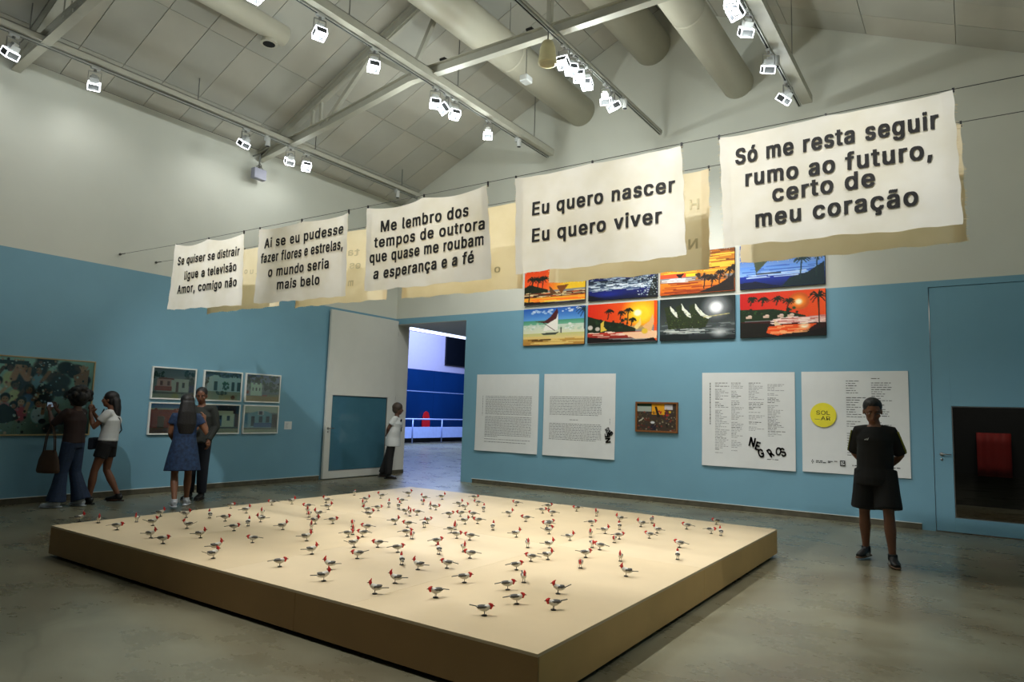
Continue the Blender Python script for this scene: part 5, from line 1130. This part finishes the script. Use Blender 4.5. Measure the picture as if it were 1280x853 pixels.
for s in 'RL':
    o = shoe(J, s, r, M['shoe_black'], M['sole_gum']); an = J['an'+s]; t = V((*J['toe'+s], 0)).normalized(); q = V((t.y, -t.x, 0)); m = MB()
    for sd in (1, -1):
        for k in range(3): c = V((an.x, an.y, an.z-.085))+t*(.03+.025*k)+q*sd*.046; m.bar(c+V((0, 0, .022)), c+t*.012-q*sd*.006+V((0, 0, .058)), .006, .004)
    m.build('shoe_stripes', M['white_print'], o)
# ---- 2. woman with phone at the far left
wx, wy = at(84, 634, 2, 0)[:2]
r = person(wx, wy, 1.62, (-1.0, wy-1.1), 'woman in dark maroon top and flared jeans raising a phone at the large photograph')
J = pose(shR=(.175, .02, 1.38), elR=(.19, .20, 1.22), wrR=(.08, .36, 1.42), shL=(-.175, .02, 1.38), elL=(-.20, .20, 1.20), wrL=(-.06, .36, 1.38), hdR=(-.1, .4, 1), hdL=(.1, .4, 1), hnR=(-1, 0, 0), hnL=(1, 0, 0), curl=.7,
         hipL=(-.09, 0, .9), knL=(-.11, .06, .5), anL=(-.12, .10, .085), knR=(.10, .0, .5), anR=(.12, -.12, .085), toeR=(.3, 1), toeL=(-.2, 1))
body(J, 'body', M['skin_dark'], r, voxel=.011); face(J, r)
def ex(m, h, R):
    RR = random.Random(3)
    for k in range(46):
        a = RR.uniform(0, 6.28); b = RR.uniform(-.35, 1); d = V((math.cos(a)*math.sqrt(1-b*b)*.125, math.sin(a)*math.sqrt(1-b*b)*.125-.05, b*.12+.04))
        if d.y > .05 and d.z < .05: continue
        m.ell(h+R@d, (.045, .045, .045), R, 8, 6)
hair_cap(J, r, M['hair_black'], .045, extra=ex)
shirt(J, 'long_sleeve_top', M['maroon'], r, hem=.93, frac=.98, r1=.05)
legs_cloth(J, 'flared_jeans', M['denim'], r, upto=.99, r=(.10, .082, .10, .135), top=1.04)
for s in 'RL': shoe(J, s, r, M['shoe_white'], M['shoe_white'])
root_w2 = r
def world(r, p): return (Matrix.Translation(r.location) @ Matrix.Rotation(r.rotation_euler.z, 4, 'Z') @ Matrix.Scale(r.scale[0], 4)) @ V(p)
def thing_at(nm, r, p, label, cat): t = tag(empty(nm, world(r, p), r.rotation_euler.z), label, cat); t.scale = r.scale; return t
t = thing_at('phone', r, (.01, .415, 1.485), 'phone held up in both hands by the woman in flared jeans', 'phone'); MB().box((-.075, -.004, -.038), (.075, .004, .038)).build('phone_case', M['phone'], t, bevel=.003); MB().box((-.068, -.0055, -.033), (.068, -.004, .033)).build('phone_screen', M['screen'], t)
# brown tote hanging from her left forearm (towards the wall side seen from the room)
t = thing_at('tote_bag', r, (-.205, .20, .50), 'brown soft tote bag hanging from the arm of the woman in flared jeans', 'bag')
m = MB(); m.tube([(0, 0, 0), (0, 0, .04), (0, 0, .2), (0, 0, .33)], [(.05, .16), (.06, .175), (.045, .15), (.02, .10)], 18); fuse('bag_body', m, .012, M['brown_leather'], t, 1)
m = MB(); pts = [(0, -.08, .31), (0, -.06, .52), (0, 0, .73), (0, .06, .52), (0, .08, .31)]; m.tube([(.012+p[0], p[1], p[2]) for p in pts], .008, 6); m.tube([(-.02+p[0], p[1], p[2]) for p in pts], .008, 6); m.build('bag_handles', M['brown_leather'], t, smooth=True)
# ---- 3. woman in white T-shirt and black shorts
wx, wy = at(128, 630, 2, 0)[:2]
r = person(wx, wy, 1.62, (-1.2, wy-1.9), 'woman in white T-shirt and black shorts with long dark hair, hands lifted to her face')
J = pose(chest=(0, -.03, 1.27), neck=(0, -.01, 1.45), head=(0, .03, 1.58), shR=(.165, -.02, 1.375), elR=(.19, .15, 1.16), wrR=(.06, .27, 1.38), shL=(-.165, -.02, 1.375), elL=(-.19, .15, 1.16), wrL=(-.05, .27, 1.38), hdR=(-.15, .1, 1), hdL=(.15, .1, 1), hnR=(-1, 0, 0), hnL=(1, 0, 0), broad=.95,
         hipR=(.085, 0, .9), knR=(.10, .02, .5), anR=(.10, -.18, .11), hipL=(-.085, 0, .9), knL=(-.10, .12, .5), anL=(-.10, .16, .085), toeR=(.2, 1), toeL=(0, 1), hpitch=.1)
body(J, 'body', M['skin_brown'], r, voxel=.011); face(J, r)
def ex(m, h, R): m.tube([h+R@V((0, -.05, .08)), h+R@V((0, -.095, .0)), h+V((0, -.12, -.12)), h+V((0, -.13, -.26)), h+V((0, -.12, -.34))], [(.07, .05), (.09, .055), (.095, .045), (.08, .035), (.04, .02)], 14)
hair_cap(J, r, M['hair_black'], .012, extra=ex)
sh = shirt(J, 'tshirt', M['tshirt'], r, hem=.98, frac=.55, r1=.062)
legs_cloth(J, 'shorts', M['black_short'], r, upto=.2, r=(.105, .10, .1, .1), top=1.06)
for s in 'RL': shoe(J, s, r, M['shoe_black'], M['shoe_black'])
m = MB(); m.tube([(-.10, .06, 1.44), (-.05, .135, 1.30), (.08, .135, 1.12), (.17, .06, .95)], .009, 6); m.tube([(-.10, .03, 1.44), (-.05, -.15, 1.30), (.08, -.15, 1.12), (.17, -.02, .95)], .009, 6)
t = thing_at('crossbody_bag', r, (0, 0, 0), 'small dark cross-body bag worn by the woman in white T-shirt', 'bag'); m.build('bag_strap', M['shoe_black'], t, smooth=True)
MB().box((-.1, .17, .82), (.14, .25, 1.0)).build('bag_body', M['navy'], t, bevel=.02)
t = thing_at('plastic_bag', r, (.215, .10, .70), 'translucent white plastic bag with red contents hanging beside black shorts', 'bag')
m = MB(); RR = random.Random(5)
m.tube([(0, 0, 0), (0, 0, .03), (0, .01, .12), (0, 0, .22), (0, .02, .30)], [(.05, .07), (.07, .11), (.075, .12), (.05, .07), (.012, .03)], 12)
m.v = [(a+RR.uniform(-.012, .012), b+RR.uniform(-.012, .012), c) for a, b, c in m.v]; m.build('bag_film', M['bag_film'], t); MB().ell((.03, .01, .13), (.055, .09, .06)).build('bag_contents', M['bag_red'], t, smooth=True)
MB().tube([(0, .02, .29), (0, .04, .44)], .006, 6).build('bag_handles', M['bag_film'], t)
# ---- 4. woman in blue dress with long hair
wx, wy = at(224, 634, 2, 0)[:2]
r = person(wx, wy, 1.60, (wx-3.5, wy+1.5), 'woman in short blue patterned dress with long dark hair and white trainers')
J = pose(chest=(0, .02, 1.27), neck=(0, .01, 1.45), head=(0, .04, 1.585), shR=(.165, .02, 1.375), elR=(.31, -.02, 1.12), wrR=(.27, .10, 1.33), shL=(-.165, .02, 1.375), elL=(-.20, .05, 1.12), wrL=(-.12, .18, .98), hdR=(-.1, .2, 1), hnR=(-1, .3, 0), broad=.98,
         hipR=(.085, 0, .9), knR=(.10, .10, .5), anR=(.11, .16, .085), hipL=(-.085, 0, .9), knL=(-.10, .02, .49), anL=(-.10, -.20, .11), toeR=(.35, 1), toeL=(0, 1))
body(J, 'body', M['skin_tan'], r, voxel=.011); face(J, r)
def ex(m, h, R): m.tube([h+R@V((0, -.04, .08)), h+V((0, -.07, .0)), h+V((0, -.10, -.14)), h+V((0, -.12, -.32)), h+V((0, -.12, -.46)), h+V((0, -.11, -.52))], [(.08, .06), (.105, .08), (.13, .075), (.14, .06), (.10, .04), (.05, .02)], 16)
hair_cap(J, r, M['hair_black'], .018, extra=ex)
m = MB(); pel = J['pel']
m.tube([(0, -.01, .55), (0, 0, .72), (0, 0, .90), (0, .01, 1.05), (0, .02, 1.2), (0, .02, 1.3), (0, .015, 1.40), (0, .01, 1.435)], [(.265, .22), (.235, .19), (.20, .155), (.165, .13), (.168, .13), (.18, .13), (.14, .095), (.075, .07)], 22); sleeve_top(J, m, .068, .45, .07)
fuse('dress', m, .012, M['denim_dress'], r, 2)
for s in 'RL': shoe(J, s, r, M['shoe_white'], M['shoe_white'])
# ---- 5. man behind her
wx, wy = at(243, 624.5, 2, 0)[:2]
r = person(wx, wy, 1.73, (wx+2.0, wy-3.2), 'man in dark olive shirt and dark trousers, partly hidden behind the woman in blue dress')
J = pose(head=(0, .03, 1.585), hpitch=-.25, hyaw=.3, broad=1.08, shR=(.195, 0, 1.385), elR=(.24, .02, 1.12), wrR=(.06, .20, 1.08), shL=(-.195, 0, 1.385), elL=(-.245, -.03, 1.12), wrL=(-.19, .08, .90), hdR=(-1, .2, .1), hnR=(0, -1, 0))
body(J, 'body', M['skin_brown'], r, voxel=.011); face(J, r)
hair_cap(J, r, M['hair_black'], .004)
shirt(J, 'long_sleeve_shirt', M['olive'], r, hem=.86, frac=.95, r1=.058, long=True)
legs_cloth(J, 'trousers', M['navy'], r, upto=.98, r=(.105, .085, .078, .07))
for s in 'RL': shoe(J, s, r, M['shoe_black'], M['shoe_black'])
# ---- 6. woman leaning by the doorway
wx, wy = at(487, 598.5, 2, 0)[:2]
r = person(wx, wy, 1.60, (wx+3.6, wy+2.4), 'woman in white printed T-shirt and black trousers leaning by the open doorway')
J = pose(pel=(0, .04, .92), chest=(0, .085, 1.27), neck=(0, .10, 1.44), head=(0, .125, 1.585), shR=(.17, .085, 1.375), elR=(.205, -.05, 1.15), wrR=(.06, -.10, 1.0), shL=(-.17, .085, 1.375), elL=(-.205, -.05, 1.15), wrL=(-.05, -.10, 1.0), hdR=(-.8, -.1, -.4), hdL=(.8, -.1, -.4), hnR=(0, 1, 0), hnL=(0, 1, 0), hyaw=-.1, broad=1.16, deep=1.22, hs=1.12,
         hipR=(.09, .03, .9), knR=(.10, .0, .49), anR=(.10, -.02, .085), hipL=(-.09, .03, .9), knL=(-.09, -.08, .49), anL=(-.09, -.2, .10))
body(J, 'body', M['skin_dark'], r, voxel=.011); face(J, r)
def ex(m, h, R): m.ell(h+R@V((0, -.035, .01)), (.085, .085, .095), R)
hair_cap(J, r, M['hair_grey'], .020, extra=ex)
sh = shirt(J, 'tshirt', M['tshirt'], r, hem=.74, frac=.62, r1=.072, flare=1.06, waist=.18)
legs_cloth(J, 'trousers', M['black_short'], r, upto=.98, r=(.105, .085, .085, .085))
for s in 'RL': shoe(J, s, r, M['shoe_black'], M['shoe_black'])
m = MB(); RR = random.Random(2)
for k in range(9): x = RR.uniform(-.08, .09); z = RR.uniform(1.08, 1.34); m.ell((x, .217+(z-1.1)*.04-abs(x)*.2, z), (.03, .014, .035), nu=8, nv=5)
m.build('shirt_print', M['black_cloth'], sh, smooth=True)
print('people', round(time.time()-T0, 1))
